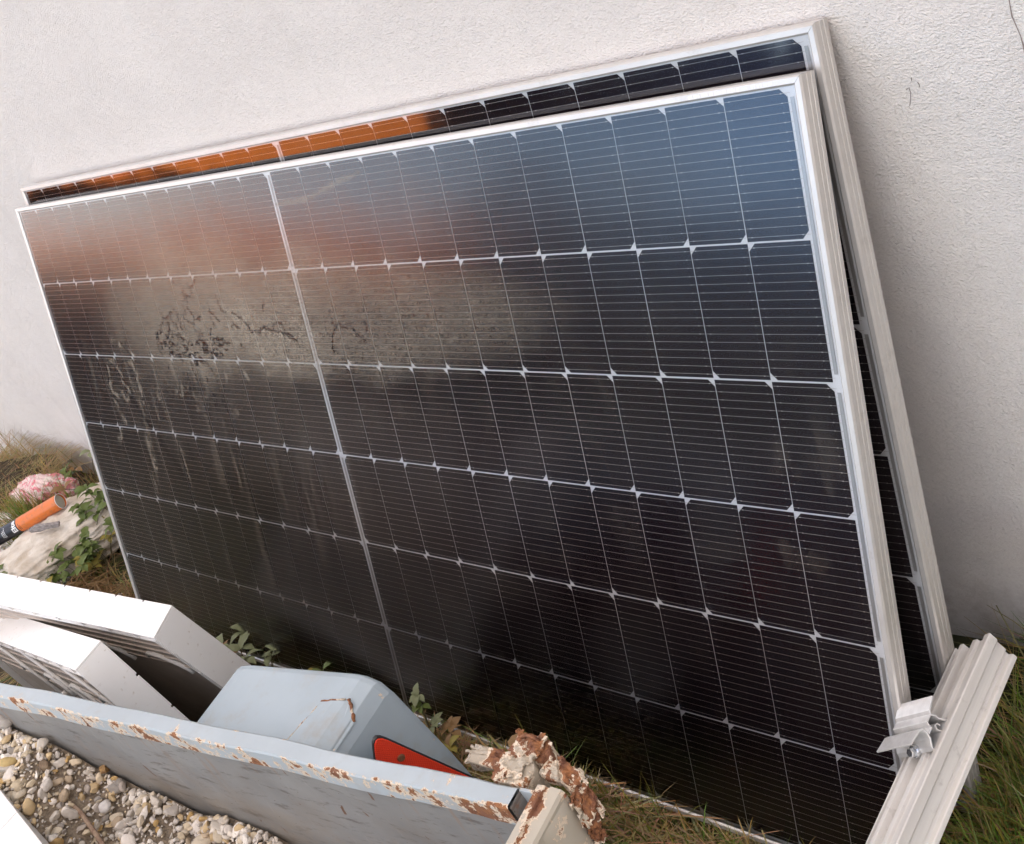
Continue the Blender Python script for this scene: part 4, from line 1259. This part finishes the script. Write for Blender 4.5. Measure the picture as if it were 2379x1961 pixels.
tray((1.17343, -0.22832, 0.6), (-0.98595, -0.13855, 0.09327), (0.11556, -0.96909, -0.21797), (-0.12059, 0.20413, -0.97149), 0.94, 0.0627, 0.60,
     'farther white plastic tray with notched top edge, standing beside the fender', True, False)
tray((1.11083, -0.34122, 0.62), (-0.98754, 0.02914, -0.15463), (-0.01886, -0.99754, -0.06753), (0.15622, 0.06377, -0.98566), 0.94, 0.0618, 0.615,
     'nearer white plastic tray with notched end, leaning on the trailer board', False, True)

# ------------------------------------------------------------------ aluminium rail with clamp
def build_rail():
    T = Vector((2.352, 0.251, 0.299)); A = Vector((-0.053, 0.998, -0.018)).normalized()
    e1 = Vector((0.864, 0.055, 0.5)); e1 = (e1 - A * e1.dot(A)).normalized()
    e2 = A.cross(e1)
    if e2.z > 0: e2 = -e2
    up = -e2
    # local axes: x = e1 (across the slotted face), y = A (along), z = x cross y
    z = e1.cross(A)
    sgn = 1.0 if z.dot(up) > 0 else -1.0
    M = Matrix(((e1.x, A.x, z.x, T.x), (e1.y, A.y, z.y, T.y), (e1.z, A.z, z.z, T.z), (0, 0, 0, 1)))
    root = empty('mounting_rail', mat=M)
    tag(root, 'bright aluminium mounting rail with an end clamp, crossing the lower right corner', 'rail')
    prof = [(-0.077, 0.0445), (-0.077, 0.0050), (-0.0750, 0.0018), (-0.0725, 0.0018), (-0.0715, 0.0090), (-0.0640, 0.0090), (-0.0630, 0.0006), (-0.0610, -0.0012), (-0.0545, -0.0012),
            (-0.0535, 0.0100), (-0.0460, 0.0110), (-0.0430, 0.0100), (-0.0385, 0.0000), (-0.0350, -0.0020), (-0.0275, -0.0020), (-0.0262, 0.0022), (-0.0120, 0.0022), (-0.0100, -0.0050), (-0.0012, -0.0056), (0.0003, -0.0044),
            (0.0003, 0.0085), (-0.0030, 0.0110), (-0.0030, 0.0270), (-0.0070, 0.0300), (-0.0070, 0.0350), (-0.0012, 0.0366), (0.0003, 0.0378), (0.0003, 0.0440), (-0.0010, 0.0450), (-0.0750, 0.0450)]
    vv, ff = extrude_poly(prof, lambda u, q, s: (u, s, -sgn * q), -1.05, 0.0)
    solid('rail_profile', vv, ff, MT['alu'], root, 0.0004, 1)
    # clamp: a folded extrusion across the rail
    yc = -0.166
    def strip(pts, t):
        L_, R_ = [], []
        P = [Vector(p) for p in pts]
        for i, p in enumerate(P):
            d = (P[min(i + 1, len(P) - 1)] - P[max(i - 1, 0)]).normalized()
            nrm = Vector((-d.y, d.x))
            L_.append(p + nrm * t / 2); R_.append(p - nrm * t / 2)
        return [tuple(p) for p in L_] + [tuple(p) for p in reversed(R_)]
    x0, x1 = -0.0765, -0.0105
    def ext(poly, a0=x0, a1=x1):
        return extrude_poly(poly, lambda u, q, s: (s, yc + u, sgn * (q + 0.0022)), a0, a1)
    near = strip([(-0.0255, 0.0008), (-0.0235, 0.0060), (-0.0160, 0.0125), (-0.0125, 0.0215), (-0.0140, 0.0265), (-0.0190, 0.0300), (-0.0430, 0.0325)], 0.0024)
    body = solid('clamp', *ext(near), MT['clamp'], root, 0.0003, 1)
    far = strip([(0.0240, 0.0008), (0.0190, 0.0060), (0.0155, 0.0130), (0.0150, 0.0190), (0.0115, 0.0245), (0.0150, 0.0285), (0.0350, 0.0330)], 0.0024)
    solid('jaw', *ext(far), MT['clamp'], body, 0.0003, 1)
    solid('jaw', *ext(strip([(0.0115, 0.0250), (-0.0005, 0.0250), (-0.0020, 0.0215), (-0.0025, 0.0165), (-0.0125, 0.0162)], 0.0021)), MT['clamp'], body, 0.0003, 1)
    solid('base_web', *ext(strip([(-0.0255, 0.0012), (0.0240, 0.0012)], 0.0020)), MT['clamp'], body)
    solid('screw_channel', *ext(strip([(0.0035, 0.0025), (0.0010, 0.0085), (0.0035, 0.0135), (0.0080, 0.0120), (0.0085, 0.0075)], 0.0016)), MT['clamp'], body)
    # bolt on the near side
    c = Vector((-0.041, yc - 0.0275, sgn * 0.0095))
    d = Vector((0, -0.80, sgn * 0.60)).normalized()
    v_, f_ = tube_geo([c - d * 0.004, c + d * 0.0004, c + d * 0.0018], [0.0085, 0.0085, 0.0074], 22)
    bolt = obj('bolt', v_, f_, MT['bolt'], body)
    v_, f_ = tube_geo([c + d * 0.0018, c + d * 0.0070, c + d * 0.0080], [0.0064, 0.0064, 0.0052], 6)
    obj('bolt_head', v_, f_, MT['bolt'], bolt)
build_rail()
# what carries the rail, just below the picture
blk = empty('concrete_block', (2.36, -0.42, 0))
box('block_body', (-0.10, -0.10, -0.02), (0.10, 0.10, 0.2355), MT['concrete'], blk, 0.004)
tag(blk, 'grey concrete block under the aluminium rail', 'block')

# ------------------------------------------------------------------ litter at the far left
def lumpy(name, center, dims, rz, mat, seed, amp=0.16, flat=0.4, sub=6, sharp=1.0):
    r2 = np.random.default_rng(seed)
    bm = bmesh.new(); bmesh.ops.create_icosphere(bm, subdivisions=sub, radius=1.0)
    V = np.array([v.co[:] for v in bm.verts]); F = [tuple(v.index for v in f.verts) for f in bm.faces]; bm.free()
    V = np.sign(V) * np.abs(V) ** 0.82
    N = V / np.linalg.norm(V, axis=1)[:, None]
    d = np.zeros(len(V))
    for k in range(16):
        fr = r2.normal(size=3) * r2.uniform(1.5, 6.5); ph = r2.uniform(0, 6.3)
        d += np.abs(np.sin(N @ fr + ph)) ** sharp / (1 + np.linalg.norm(fr) * 0.45)
    for k in range(26):
        fr = r2.normal(size=3) * r2.uniform(7, 20); ph = r2.uniform(0, 6.3)
        d += (1 - np.abs(np.sin(N @ fr + ph + 1.5 * np.sin(N @ r2.normal(size=3) * 4)))) ** 2.5 / (1 + np.linalg.norm(fr) * 0.35)
    d = (d - d.mean()) * amp
    V = V * (1 + d)[:, None]
    V[:, 2] = np.where(V[:, 2] < 0, V[:, 2] * flat, V[:, 2])
    V = V * np.array(dims) / 2
    c, s = math.cos(rz), math.sin(rz)
    V = np.stack([V[:, 0] * c - V[:, 1] * s, V[:, 0] * s + V[:, 1] * c, V[:, 2]], 1)
    o = obj(name, V, F, mat, smooth=True)
    o.location = center
    return o

sk = lumpy('sack', (-0.665, 0.135, 0.030), (0.62, 0.36, 0.20), R(64), MT['sack'], 11, 0.135)
tag(sk, 'dirty beige rubble sack lying at the panel foot under the orange tube', 'sack')
sk2 = lumpy('sack', (-0.74, -0.09, 0.015), (0.26, 0.20, 0.12), R(20), MT['pale'], 14, 0.2)
tag(sk2, 'small crumpled white sack end below the black end of the tube', 'sack')
pb = lumpy('plastic_bag', (-1.10, 0.285, 0.03), (0.30, 0.14, 0.19), R(20), MT['pink'], 12, 0.09)
tag(pb, 'crumpled pink printed plastic bag in the grass by the wall', 'plastic bag')
wb = lumpy('plastic_bag', (-1.13, 0.100, 0.02), (0.24, 0.16, 0.15), R(30), MT['pale'], 13, 0.2)
tag(wb, 'crumpled white plastic bag with red print at the left edge', 'plastic bag')
hp = lumpy('straw_heap', (-1.40, 0.24, 0.02), (0.55, 0.38, 0.20), R(15), MT['soil'], 15, 0.12)
tag(hp, 'brown heap of dry matted grass by the wall', 'straw heap')
for px, sz, sd_, lab in (((-0.19, 0.03, 0.01), 0.045, 31, 'pale stone beside the lower left corner of the front panel'),
                         ((-0.36, 0.0, 0.0), 0.035, 33, 'pale stone in dry grass behind the farther white tray')):
    V, F = rock_shape(sd_, 3, 0.8)
    o = obj('stone', V * sz, [tuple(f) for f in F], MT['s_white'], smooth=True); o.location = px
    tag(o, lab, 'stone', 'pale stones by the panel')

def build_tube_can():
    P0 = Vector((-0.6856, 0.212, 0.155)); P1 = Vector((-0.93, 0.035, 0.118))
    ax = (P1 - P0).normalized()
    zt = Vector((0, 0, 1)); zt = (zt - ax * zt.dot(ax)).normalized()
    yt = zt.cross(ax)
    M = Matrix(((ax.x, yt.x, zt.x, P0.x), (ax.y, yt.y, zt.y, P0.y), (ax.z, yt.z, zt.z, P0.z), (0, 0, 0, 1)))
    root = empty('sealant_tube', mat=M)
    tag(root, 'orange and black sealant tube with open end, lying on the sack', 'tube')
    r = 0.0245
    n = 40
    def shell(x0, x1, rr, mat, name, inner=False):
        v_, f_ = [], []
        for i in range(n):
            t = 2 * math.pi * i / n
            for x in (x0, x1): v_.append((x, rr * math.cos(t), rr * math.sin(t)))
        for i in range(n):
            j = (i + 1) % n
            f_.append((2 * i, 2 * i + 1, 2 * j + 1, 2 * j))
        return obj(name, v_, f_, mat, root, smooth=True)
    shell(0, 0.178, r, MT['orange'], 'orange_sleeve')
    shell(0, 0.05, r - 0.0012, MT['orange'], 'inner_sleeve')
    shell(0.178, 0.33, r, MT['canblack'], 'black_sleeve')
    ring = [(0.0, r * math.cos(t), r * math.sin(t)) for t in np.linspace(0, 2 * math.pi, 41)[:-1]]
    v_, f_ = [], []
    for i, p in enumerate(ring):
        for k in range(6):
            an = 2 * math.pi * k / 6
            q = Vector((0, p[1], p[2])).normalized()
            v_.append((0.0009 * math.cos(an), p[1] + q.y * 0.0009 * math.sin(an), p[2] + q.z * 0.0009 * math.sin(an)))
    for i in range(40):
        for k in range(6):
            f_.append((i * 6 + k, i * 6 + (k + 1) % 6, ((i + 1) % 40) * 6 + (k + 1) % 6, ((i + 1) % 40) * 6 + k))
    obj('rolled_rim', v_, f_, MT['canwhite'], root, smooth=True)
    v_, f_ = [(0.004, 0, 0)], []
    for i in range(n):
        t = 2 * math.pi * i / n
        v_.append((0.006, (r - 0.0014) * math.cos(t), (r - 0.0014) * math.sin(t)))
    f_ = [(0, 1 + i, 1 + (i + 1) % n) for i in range(n)]
    obj('plunger', v_, f_, MT['sealant'], root)
    v_, f_ = [(0.33, 0, 0)], []
    for i in range(n):
        t = 2 * math.pi * i / n
        v_.append((0.33, r * math.cos(t), r * math.sin(t)))
    f_ = [(0, 1 + (i + 1) % n, 1 + i) for i in range(n)]
    obj('end_cap', v_, f_, MT['canblack'], root)
    # lettering, wrapped round the sleeve
    def wrap_text(txt, size, x_base, t_start, mat, name, bold=0.0):
        cu = bpy.data.curves.new('txt', 'FONT'); cu.body = txt; cu.size = size; cu.offset = bold; cu.resolution_u = 3
        to = bpy.data.objects.new('txt', cu); col.objects.link(to)
        bpy.context.view_layer.update()
        me = bpy.data.meshes.new_from_object(to.evaluated_get(bpy.context.evaluated_depsgraph_get()))
        bpy.data.objects.remove(to); bpy.data.curves.remove(cu)
        bm = bmesh.new(); bm.from_mesh(me); bpy.data.meshes.remove(me)
        bmesh.ops.triangulate(bm, faces=bm.faces[:])
        bmesh.ops.subdivide_edges(bm, edges=[e for e in bm.edges if e.calc_length() > size * 0.12], cuts=3)
        for v in bm.verts:
            t = t_start + v.co.x / r
            rr = r + 0.0004
            v.co = Vector((x_base + v.co.y, rr * math.cos(t), rr * math.sin(t)))
        return from_bm(name, bm, mat, root)
    TS = R(-14)
    wrap_text('Elte', 0.026, 0.1835, TS, MT['canwhite'], 'lettering', 0.0009)
    # lines of print too small to read: plain strokes
    r5 = random.Random(9)
    for x_, t0_, n_, mt in ((0.232, TS + 0.1, 9, 'canwhite'), (0.2375, TS + 0.1, 7, 'canwhite'), (0.243, TS + 0.2, 5, 'canwhite'), (0.170, TS, 6, 'canblack'), (0.165, TS, 5, 'canblack')):
        t_ = t0_
        for k in range(n_):
            dt = r5.uniform(0.06, 0.16)
            V_, F_ = [], []
            for q in range(4):
                a_ = t_ + dt * q / 3
                V_ += [(x_, (r + 0.0004) * math.cos(a_), (r + 0.0004) * math.sin(a_)), (x_ + 0.0022, (r + 0.0004) * math.cos(a_), (r + 0.0004) * math.sin(a_))]
            F_ = [(2 * q, 2 * q + 1, 2 * q + 3, 2 * q + 2) for q in range(3)]
            obj('print_stroke', V_, F_, MT[mt], root)
            t_ += dt + 0.05
build_tube_can()

v, f = tube_geo([(-0.70, 0.090, 0.146), (-0.66, 0.102, 0.151), (-0.62, 0.118, 0.150), (-0.585, 0.140, 0.144)], [0.007, 0.012, 0.010, 0.007], 9)
rr = random.Random(6)
v = [p + Vector((rr.uniform(-1, 1), rr.uniform(-1, 1), rr.uniform(-1, 1))) * 0.003 for p in v]
dw = obj('driftwood', v, f, MT['wood'])
tag(dw, 'grey weathered piece of wood on the beige sack', 'wood')

# ------------------------------------------------------------------ weeds
def leaf_mesh(name, mat, L=1.0, Wd=0.55, lobes=False):
    pts = [(0, 0), (0.12, 0.30), (0.35, 0.50), (0.62, 0.46), (0.85, 0.24), (1.0, 0)]
    v, f = [], []
    for i, (x, w) in enumerate(pts):
        zc = 0.16 * math.sin(x * math.pi) - 0.10 * x * x
        ser = 1.0 + (0.16 if i % 2 else -0.06)
        v += [(x * L, w * Wd * ser, (zc + 0.10 * w) * L), (x * L, 0, zc * L - 0.02), (x * L, -w * Wd * ser, (zc + 0.10 * w) * L)]
    for i in range(len(pts) - 1):
        a_ = i * 3
        f += [(a_, a_ + 1, a_ + 4, a_ + 3), (a_ + 1, a_ + 2, a_ + 5, a_ + 4)]
    return make_mesh(name, v, f, mat, True)
LEAVES = {k: leaf_mesh('leaf', MT[k]) for k in ('leaf', 'leaf_y', 'leaf_g', 'leaf_b')}

def weed(pos, h, n, size, kinds, label, seed, spread=1.0, leaflets=5):
    r2 = random.Random(seed)
    root = empty('weed', pos)
    tag(root, label, 'weed', 'leafy weeds in the grass')
    sv, sf = [], []
    for i in range(n):
        az = r2.uniform(0, 2 * math.pi); rad = r2.uniform(0.2, 1) * h * 0.75 * spread
        hh = h * r2.uniform(0.55, 1.1)
        tip = Vector((rad * math.cos(az), rad * math.sin(az), hh))
        v_, f_ = tube_geo([(0, 0, -0.01), tip * 0.5 + Vector((0, 0, hh * 0.12)), tip], [0.0016, 0.0013, 0.001], 5, False)
        b = len(sv); sv += v_; sf += [tuple(q + b for q in ff_) for ff_ in f_]
        k = r2.choice(kinds)
        base = r2.uniform(0, 6.28)
        for j in range(leaflets):
            l = link('leaf', LEAVES[k], root)
            an = base + (j - (leaflets - 1) / 2) * (4.6 / leaflets)
            l.location = tip
            sc = size * r2.uniform(0.75, 1.15)
            l.scale = (sc, sc, sc)
            l.rotation_euler = (r2.uniform(-0.35, 0.35), r2.uniform(-0.55, 0.25), an)
    obj('stem', sv, sf, MT['stem'], root, smooth=True)

G3 = ('leaf', 'leaf', 'leaf', 'leaf_y')
for i, (p, h, n, sz, kinds, lab, lf) in enumerate([
        ((-0.53, 0.17, 0.02), 0.12, 7, 0.042, G3, 'dense dark green weed against the left edge of the front panel', 5),
        ((-0.50, 0.10, 0.0), 0.10, 7, 0.042, G3, 'dark green weed right of the beige sack, lower one', 5),
        ((-0.40, 0.13, 0.0), 0.11, 7, 0.040, G3, 'dark green weed touching the panel frame halfway down', 5),
        ((-0.42, 0.06, 0.0), 0.09, 7, 0.040, G3, 'green weed just above the far tray, beside dry straw', 5),
        ((-0.49, 0.02, 0.0), 0.08, 6, 0.040, G3, 'green weed sprawling at the foot of the beige sack', 5),
        ((-0.60, 0.03, 0.01), 0.08, 6, 0.036, G3, 'green weed between the sack and the far tray edge', 5),
        ((-0.72, -0.02, 0.02), 0.10, 4, 0.030, ('leaf_g', 'leaf'), 'thin greyish weed in front of the small white sack', 4),
        ((-0.46, 0.25, 0.02), 0.14, 6, 0.038, G3, 'tall green weed between the sack top and the panel frame', 5),
        ((-0.86, 0.37, 0.0), 0.13, 5, 0.045, ('leaf', 'leaf_b', 'leaf_g'), 'brown and green weed by the wall behind the sack', 3),
        ((0.44, -0.03, 0.0), 0.07, 2, 0.040, ('leaf_y', 'leaf_b'), 'small yellowing weed next to the far tray at the panel foot', 3),
        ((0.56, -0.03, 0.0), 0.10, 5, 0.042, ('leaf_g',), 'pale grey green weed at the panel foot beside the fender', 4),
        ((0.66, -0.03, 0.0), 0.08, 3, 0.040, ('leaf_g',), 'smaller grey green weed at the panel foot over the fender', 3),
        ((0.86, 0.005, 0.0), 0.06, 2, 0.036, ('leaf_y', 'leaf'), 'single yellow green weed peeping over the fender top', 3),
        ((1.27, -0.045, 0.0), 0.10, 6, 0.026, ('leaf', 'leaf', 'leaf_g'), 'green weed at the panel foot right of the fender slope', 5),
        ((1.345, -0.05, 0.0), 0.08, 3, 0.030, ('leaf_b', 'leaf_y'), 'brown and yellow weed above the rusty latch lever', 4),
        ((1.29, -0.09, 0.0), 0.07, 4, 0.028, ('leaf', 'leaf_y'), 'low green weed between the fender slope and the latch', 4),
        ((1.70, -0.10, 0.0), 0.07, 8, 0.030, ('leaf',), 'dark leafy weed in the grass right of the tailgate', 5),
        ((1.77, -0.12, 0.0), 0.06, 7, 0.028, ('leaf',), 'dark leafy weed at the lower edge beside the tailgate', 5)]):
    weed(p, h, n, sz, kinds, lab, 40 + i, leaflets=lf)

# dead leaves caught on the latch
for i, (p, r_, lab) in enumerate((((2.205, -0.300, 0.505), (0.6, 0.5, 0.3), 'curled dead leaf hanging below the rusty hinge'), ((1.98, -0.235, 0.545), (0.2, 0.3, 0.4), 'tan dead leaf behind the latch lever'))):
    o = link('dead_leaf', LEAVES['leaf_b'], None, p, r_, (0.04, 0.04, 0.04))
    tag(o, lab, 'leaf', 'dead leaves on the trailer corner')

# ------------------------------------------------------------------ grass
def blades(name, regions, label, seed):
    r2 = np.random.default_rng(seed)
    Vs, Ts = [], []
    for (x0, x1, y0, y1, n, h0, h1, green, bend, zoff, skip) in regions:
        x = r2.uniform(x0, x1, n); y = r2.uniform(y0, y1, n)
        # tufts
        nt = max(6, n // 55)
        cxs = r2.uniform(x0, x1, nt); cys = r2.uniform(y0, y1, nt)
        pick = r2.integers(0, nt, n); tuft = r2.uniform(0, 1, n) < 0.6
        x = np.where(tuft, cxs[pick] + r2.normal(0, 0.022, n), x); y = np.where(tuft, cys[pick] + r2.normal(0, 0.018, n), y)
        ok = np.ones(n, bool)
        if skip: ok = skip(x, y)
        x, y = x[ok], y[ok]; tuft = tuft[ok]
        n = len(x)
        if n == 0: continue
        z = ground_z(x, y) + zoff - 0.004
        h = r2.uniform(h0, h1, n) * np.where(tuft, 1.15, 0.85)
        az = r2.uniform(0, 2 * np.pi, n)
        lean = np.abs(r2.normal(0, bend, n))
        w = r2.uniform(0.0012, 0.0027, n)
        dx, dy = np.cos(az), np.sin(az)
        px, py = -dy, dx
        pts = []
        for t in (0.0, 0.4, 0.75, 1.0):
            s = h * lean * t * t
            up = h * (t - 0.35 * np.clip(lean, 0, 2) * t * t * 0.8)
            ww = w * (1 - t * 0.75) if t < 1 else w * 0.05
            c = np.stack([x + dx * s, y + dy * s, z + up], 1)
            o = np.stack([px * ww, py * ww, np.zeros(n)], 1)
            pts += [c - o, c + o]
        V = np.stack(pts, 1)                 # n,8,3
        g = r2.uniform(0, 1, n) < green
        gc = np.stack([r2.uniform(0.10, 0.25, n), r2.uniform(0.14, 0.26, n), r2.uniform(0.02, 0.055, n)], 1)
        dc = np.stack([r2.uniform(0.28, 0.46, n), r2.uniform(0.20, 0.33, n), r2.uniform(0.08, 0.16, n)], 1)
        cl = np.where(g[:, None], gc, dc)
        T = np.concatenate([np.repeat(cl[:, None, :], 8, 1), np.ones((n, 8, 1))], 2)
        tipmix = np.array([0.75, 0.75, 0.9, 0.9, 1.05, 1.05, 1.2, 1.2])[None, :, None]
        T[:, :, :3] = T[:, :, :3]
        Vs.append(V.reshape(-1, 3)); Ts.append(T.reshape(-1, 4))
    V = np.concatenate(Vs); T = np.concatenate(Ts)
    nb = len(V) // 8
    q = np.array([[0, 1, 3, 2], [2, 3, 5, 4], [4, 5, 7, 6]])
    F = (q[None] + (np.arange(nb) * 8)[:, None, None]).reshape(-1, 4)
    o = big_mesh(name, V, F, MT['grass'], T)
    tag(o, label, 'grass', kind='stuff')

def clear_of_panels(x, y):
    front = (x > -0.03) & (x < 2.31) & (y > -0.012) & (y < 0.46)
    return ~front
def clear_right(x, y):
    return clear_of_panels(x, y) & (y < 0.495) & ~((np.abs(x - 2.36) < 0.11) & (np.abs(y + 0.42) < 0.11))
blades('grass', [
    # x0, x1, y0, y1, n, h0, h1, share of green, bend, lift, mask
    (2.26, 2.86, -0.25, 0.49, 26000, 0.045, 0.125, 0.80, 1.0, 0, clear_right),
    (2.4, 3.3, -1.0, -0.2, 5000, 0.04, 0.10, 0.74, 0.9, 0, clear_right),
    (2.29, 2.75, 0.40, 0.49, 900, 0.08, 0.17, 0.8, 0.8, 0, clear_right),
    (1.15, 2.36, -0.30, -0.005, 15000, 0.02, 0.06, 0.50, 1.1, 0, clear_of_panels),
    (1.55, 2.30, -0.06, -0.012, 260, 0.06, 0.14, 0.85, 0.6, 0, clear_of_panels),
    (0.0, 1.25, -0.28, -0.01, 3500, 0.02, 0.06, 0.55, 0.9, 0, clear_of_panels),
    (-0.55, 0.0, -0.25, 0.12, 2600, 0.03, 0.09, 0.25, 1.5, 0.0, clear_of_panels),
    (-1.0, -0.25, 0.15, 0.48, 1500, 0.04, 0.10, 0.5, 0.8, 0, clear_of_panels),
    (-2.2, -0.9, 0.05, 0.48, 3000, 0.03, 0.09, 0.40, 0.8, 0.0, None),
    (-1.08, -0.80, 0.10, 0.30, 900, 0.06, 0.16, 0.7, 0.5, 0.02, None),
    (-1.65, -1.15, 0.08, 0.40, 5000, 0.04, 0.09, 0.03, 2.2, 0.085, None),
    (-1.7, -1.05, 0.36, 0.48, 70, 0.16, 0.30, 0.1, 1.3, 0.02, None),
    (2.27, 2.8, -0.2, 0.48, 3000, 0.05, 0.11, 0.25, 2.4, 0.004, clear_right),
    (1.2, 2.36, -0.28, -0.008, 4500, 0.04, 0.09, 0.12, 2.4, 0.004, clear_of_panels),
    (-3.5, 2.2, -2.6, -0.3, 4000, 0.03, 0.08, 0.7, 0.8, 0, None),
], 'green and dry grass growing round the panels and along the wall', 21)

def straw_tangle():
    r2 = np.random.default_rng(77)
    V, F = [], []
    for i in range(330):
        c = np.array([r2.uniform(-0.42, -0.06), r2.uniform(-0.10, 0.06), r2.uniform(0.0, 0.06)])
        az = r2.uniform(0, 6.28); L = r2.uniform(0.05, 0.14)
        pts = []
        for t in np.linspace(-0.5, 0.5, 5):
            pts.append(c + np.array([math.cos(az) * L * t, math.sin(az) * L * t, 0.03 * (0.25 - t * t) * 2 + r2.normal(0, 0.003)]))
        v_, f_ = tube_geo(pts, 0.0011, 4, False)
        b = len(V); V += [tuple(p) for p in v_]; F += [tuple(q + b for q in ff_) for ff_ in f_]
    me = make_mesh('straw', V, F, MT['leaf_b'])
    o = link('straw', me)
    tag(o, 'tangled dry straw between the weeds and the far tray', 'straw', kind='stuff')
straw_tangle()

# ------------------------------------------------------------------ across the yard: what the glass reflects
def yard_house(pos, rz, w, d, eave, ridge, label):
    root = empty('house', pos, rz)
    tag(root, label, 'house', 'houses across the yard')
    box('wall', (-w / 2, -d / 2, -0.3), (w / 2, d / 2, eave), MT['ochre'], root)
    ov = 0.5
    vs = [(-w / 2 - ov, -d / 2 - ov, eave - 0.15), (w / 2 + ov, -d / 2 - ov, eave - 0.15), (w / 2 + ov, d / 2 + ov, eave - 0.15), (-w / 2 - ov, d / 2 + ov, eave - 0.15), (-w / 2 - ov, 0, ridge), (w / 2 + ov, 0, ridge)]
    rf = solid('roof', vs, [(0, 1, 5, 4), (2, 3, 4, 5), (0, 4, 3), (1, 2, 5), (0, 3, 2, 1)], MT['tile'], root)
    box('chimney', (w * 0.2, -0.4, ridge - 0.8), (w * 0.2 + 0.6, 0.3, ridge + 0.7), MT['ochre'], rf)
    for sx in (-0.33, 0.0, 0.33):
        for yy, sgn in ((-d / 2, -1), (d / 2, 1)):
            wn_ = box('window', (w * sx - 0.55, yy - 0.04, 1.0), (w * sx + 0.55, yy + 0.04, 2.3), MT['wframe'], root)
            box('pane', (w * sx - 0.45, yy + sgn * 0.042 - 0.002, 1.1), (w * sx + 0.45, yy + sgn * 0.042 + 0.002, 2.2), MT['pane'], wn_)
yard_house((-16.9, -14.1, 0), R(-52), 7.6, 5.0, 2.3, 3.95, 'ochre house with terracotta roof across the yard, right one')
yard_house((-20.4, -9.0, 0), R(-65), 5.2, 5.0, 2.1, 3.3, 'low ochre house with terracotta roof across the yard, left one')

def leafy_mass(name, pos, dims, n, label, cat, trunk, seed, group):
    r2 = np.random.default_rng(seed)
    root = empty(name, pos)
    tag(root, label, cat, group)
    if trunk:
        v_, f_ = tube_geo([(0, 0, -0.2), (0.1, 0.05, trunk * 0.6), (0.0, 0.1, trunk + dims[2] * 0.3)], [0.22, 0.16, 0.07], 9)
        obj('trunk', v_, f_, MT['bark'], root, smooth=True)
        for a_ in range(5):
            an = a_ * 1.26
            v_, f_ = tube_geo([(0, 0, trunk * 0.8), (math.cos(an) * dims[0] * 0.18, math.sin(an) * dims[1] * 0.18, trunk + dims[2] * 0.2), (math.cos(an) * dims[0] * 0.33, math.sin(an) * dims[1] * 0.33, trunk + dims[2] * 0.45)], [0.09, 0.06, 0.02], 6)
            obj('limb', v_, f_, MT['bark'], root, smooth=True)
    P = r2.normal(size=(n, 3)); P /= np.linalg.norm(P, axis=1)[:, None]
    rad = r2.uniform(0.55, 1.0, n) * (1 + 0.22 * np.sin(P @ np.array([5.0, 3, 4])) + 0.15 * np.sin(P @ np.array([-7, 6, 5.0])))
    if not trunk:
        P = r2.uniform(-1, 1, (n, 3)); ax_ = r2.integers(0, 3, n); P[np.arange(n), ax_] = np.sign(P[np.arange(n), ax_]); rad = r2.uniform(0.85, 1.03, n)
    Cn = P * rad[:, None] * np.array(dims) / 2 + np.array([0, 0, trunk + dims[2] / 2])
    s = 0.16 if trunk else 0.09
    u = r2.normal(size=(n, 3)); u /= np.linalg.norm(u, axis=1)[:, None]
    w = np.cross(u, r2.normal(size=(n, 3))); w /= np.linalg.norm(w, axis=1)[:, None]
    V = np.stack([Cn - u * s, Cn + w * s * 0.5, Cn + u * s, Cn - w * s * 0.5], 1).reshape(-1, 3)
    F = (np.arange(n) * 4)[:, None] + np.arange(4)[None]
    o = big_mesh('crown' if trunk else 'foliage', V, F, MT['hedge'], None, False)
    o.parent = root
    if not trunk:
        box('hedge_core', (-dims[0] / 2 * 0.9, -dims[1] / 2 * 0.8, 0), (dims[0] / 2 * 0.9, dims[1] / 2 * 0.8, dims[2] * 0.95), MT['hedge'], root)
leafy_mass('hedge', (-8.4, -7.6, 0), (14.0, 1.2, 1.95), 8000, 'long dark clipped hedge across the yard', 'hedge', 0, 1, 'hedges across the yard')
bpy.data.objects['hedge'].rotation_euler = (0, 0, R(-42))
for k, (p, dm, tr_, lab) in enumerate((((-11.5, -12.35, 0), (1.9, 1.9, 3.1), 1.4, 'dark evergreen tree across the yard, in front of the ochre house'),
                                       ((-9.2, -14.3, 0), (4.6, 4.6, 2.7), 1.1, 'dark evergreen tree across the yard, second from the right'),
                                       ((-6.2, -15.2, 0), (3.6, 3.6, 2.8), 1.2, 'dark evergreen tree across the yard, rightmost'))):
    leafy_mass('evergreen_tree', p, dm, 9000, lab, 'tree', tr_, 2 + k, 'trees across the yard')
sky_block = empty('sky_blocking_wall', (6.9, 0, 0))  # added unseen wall: blocks sky on the right, deepening shade beside the panels
box('plaster_face', (0, -6.0, -0.4), (0.4, 0.50, 3.4), MT['wall'], sky_block)
tag(sky_block, 'unseen white rendered wall added at the right to block sky light', 'wall')
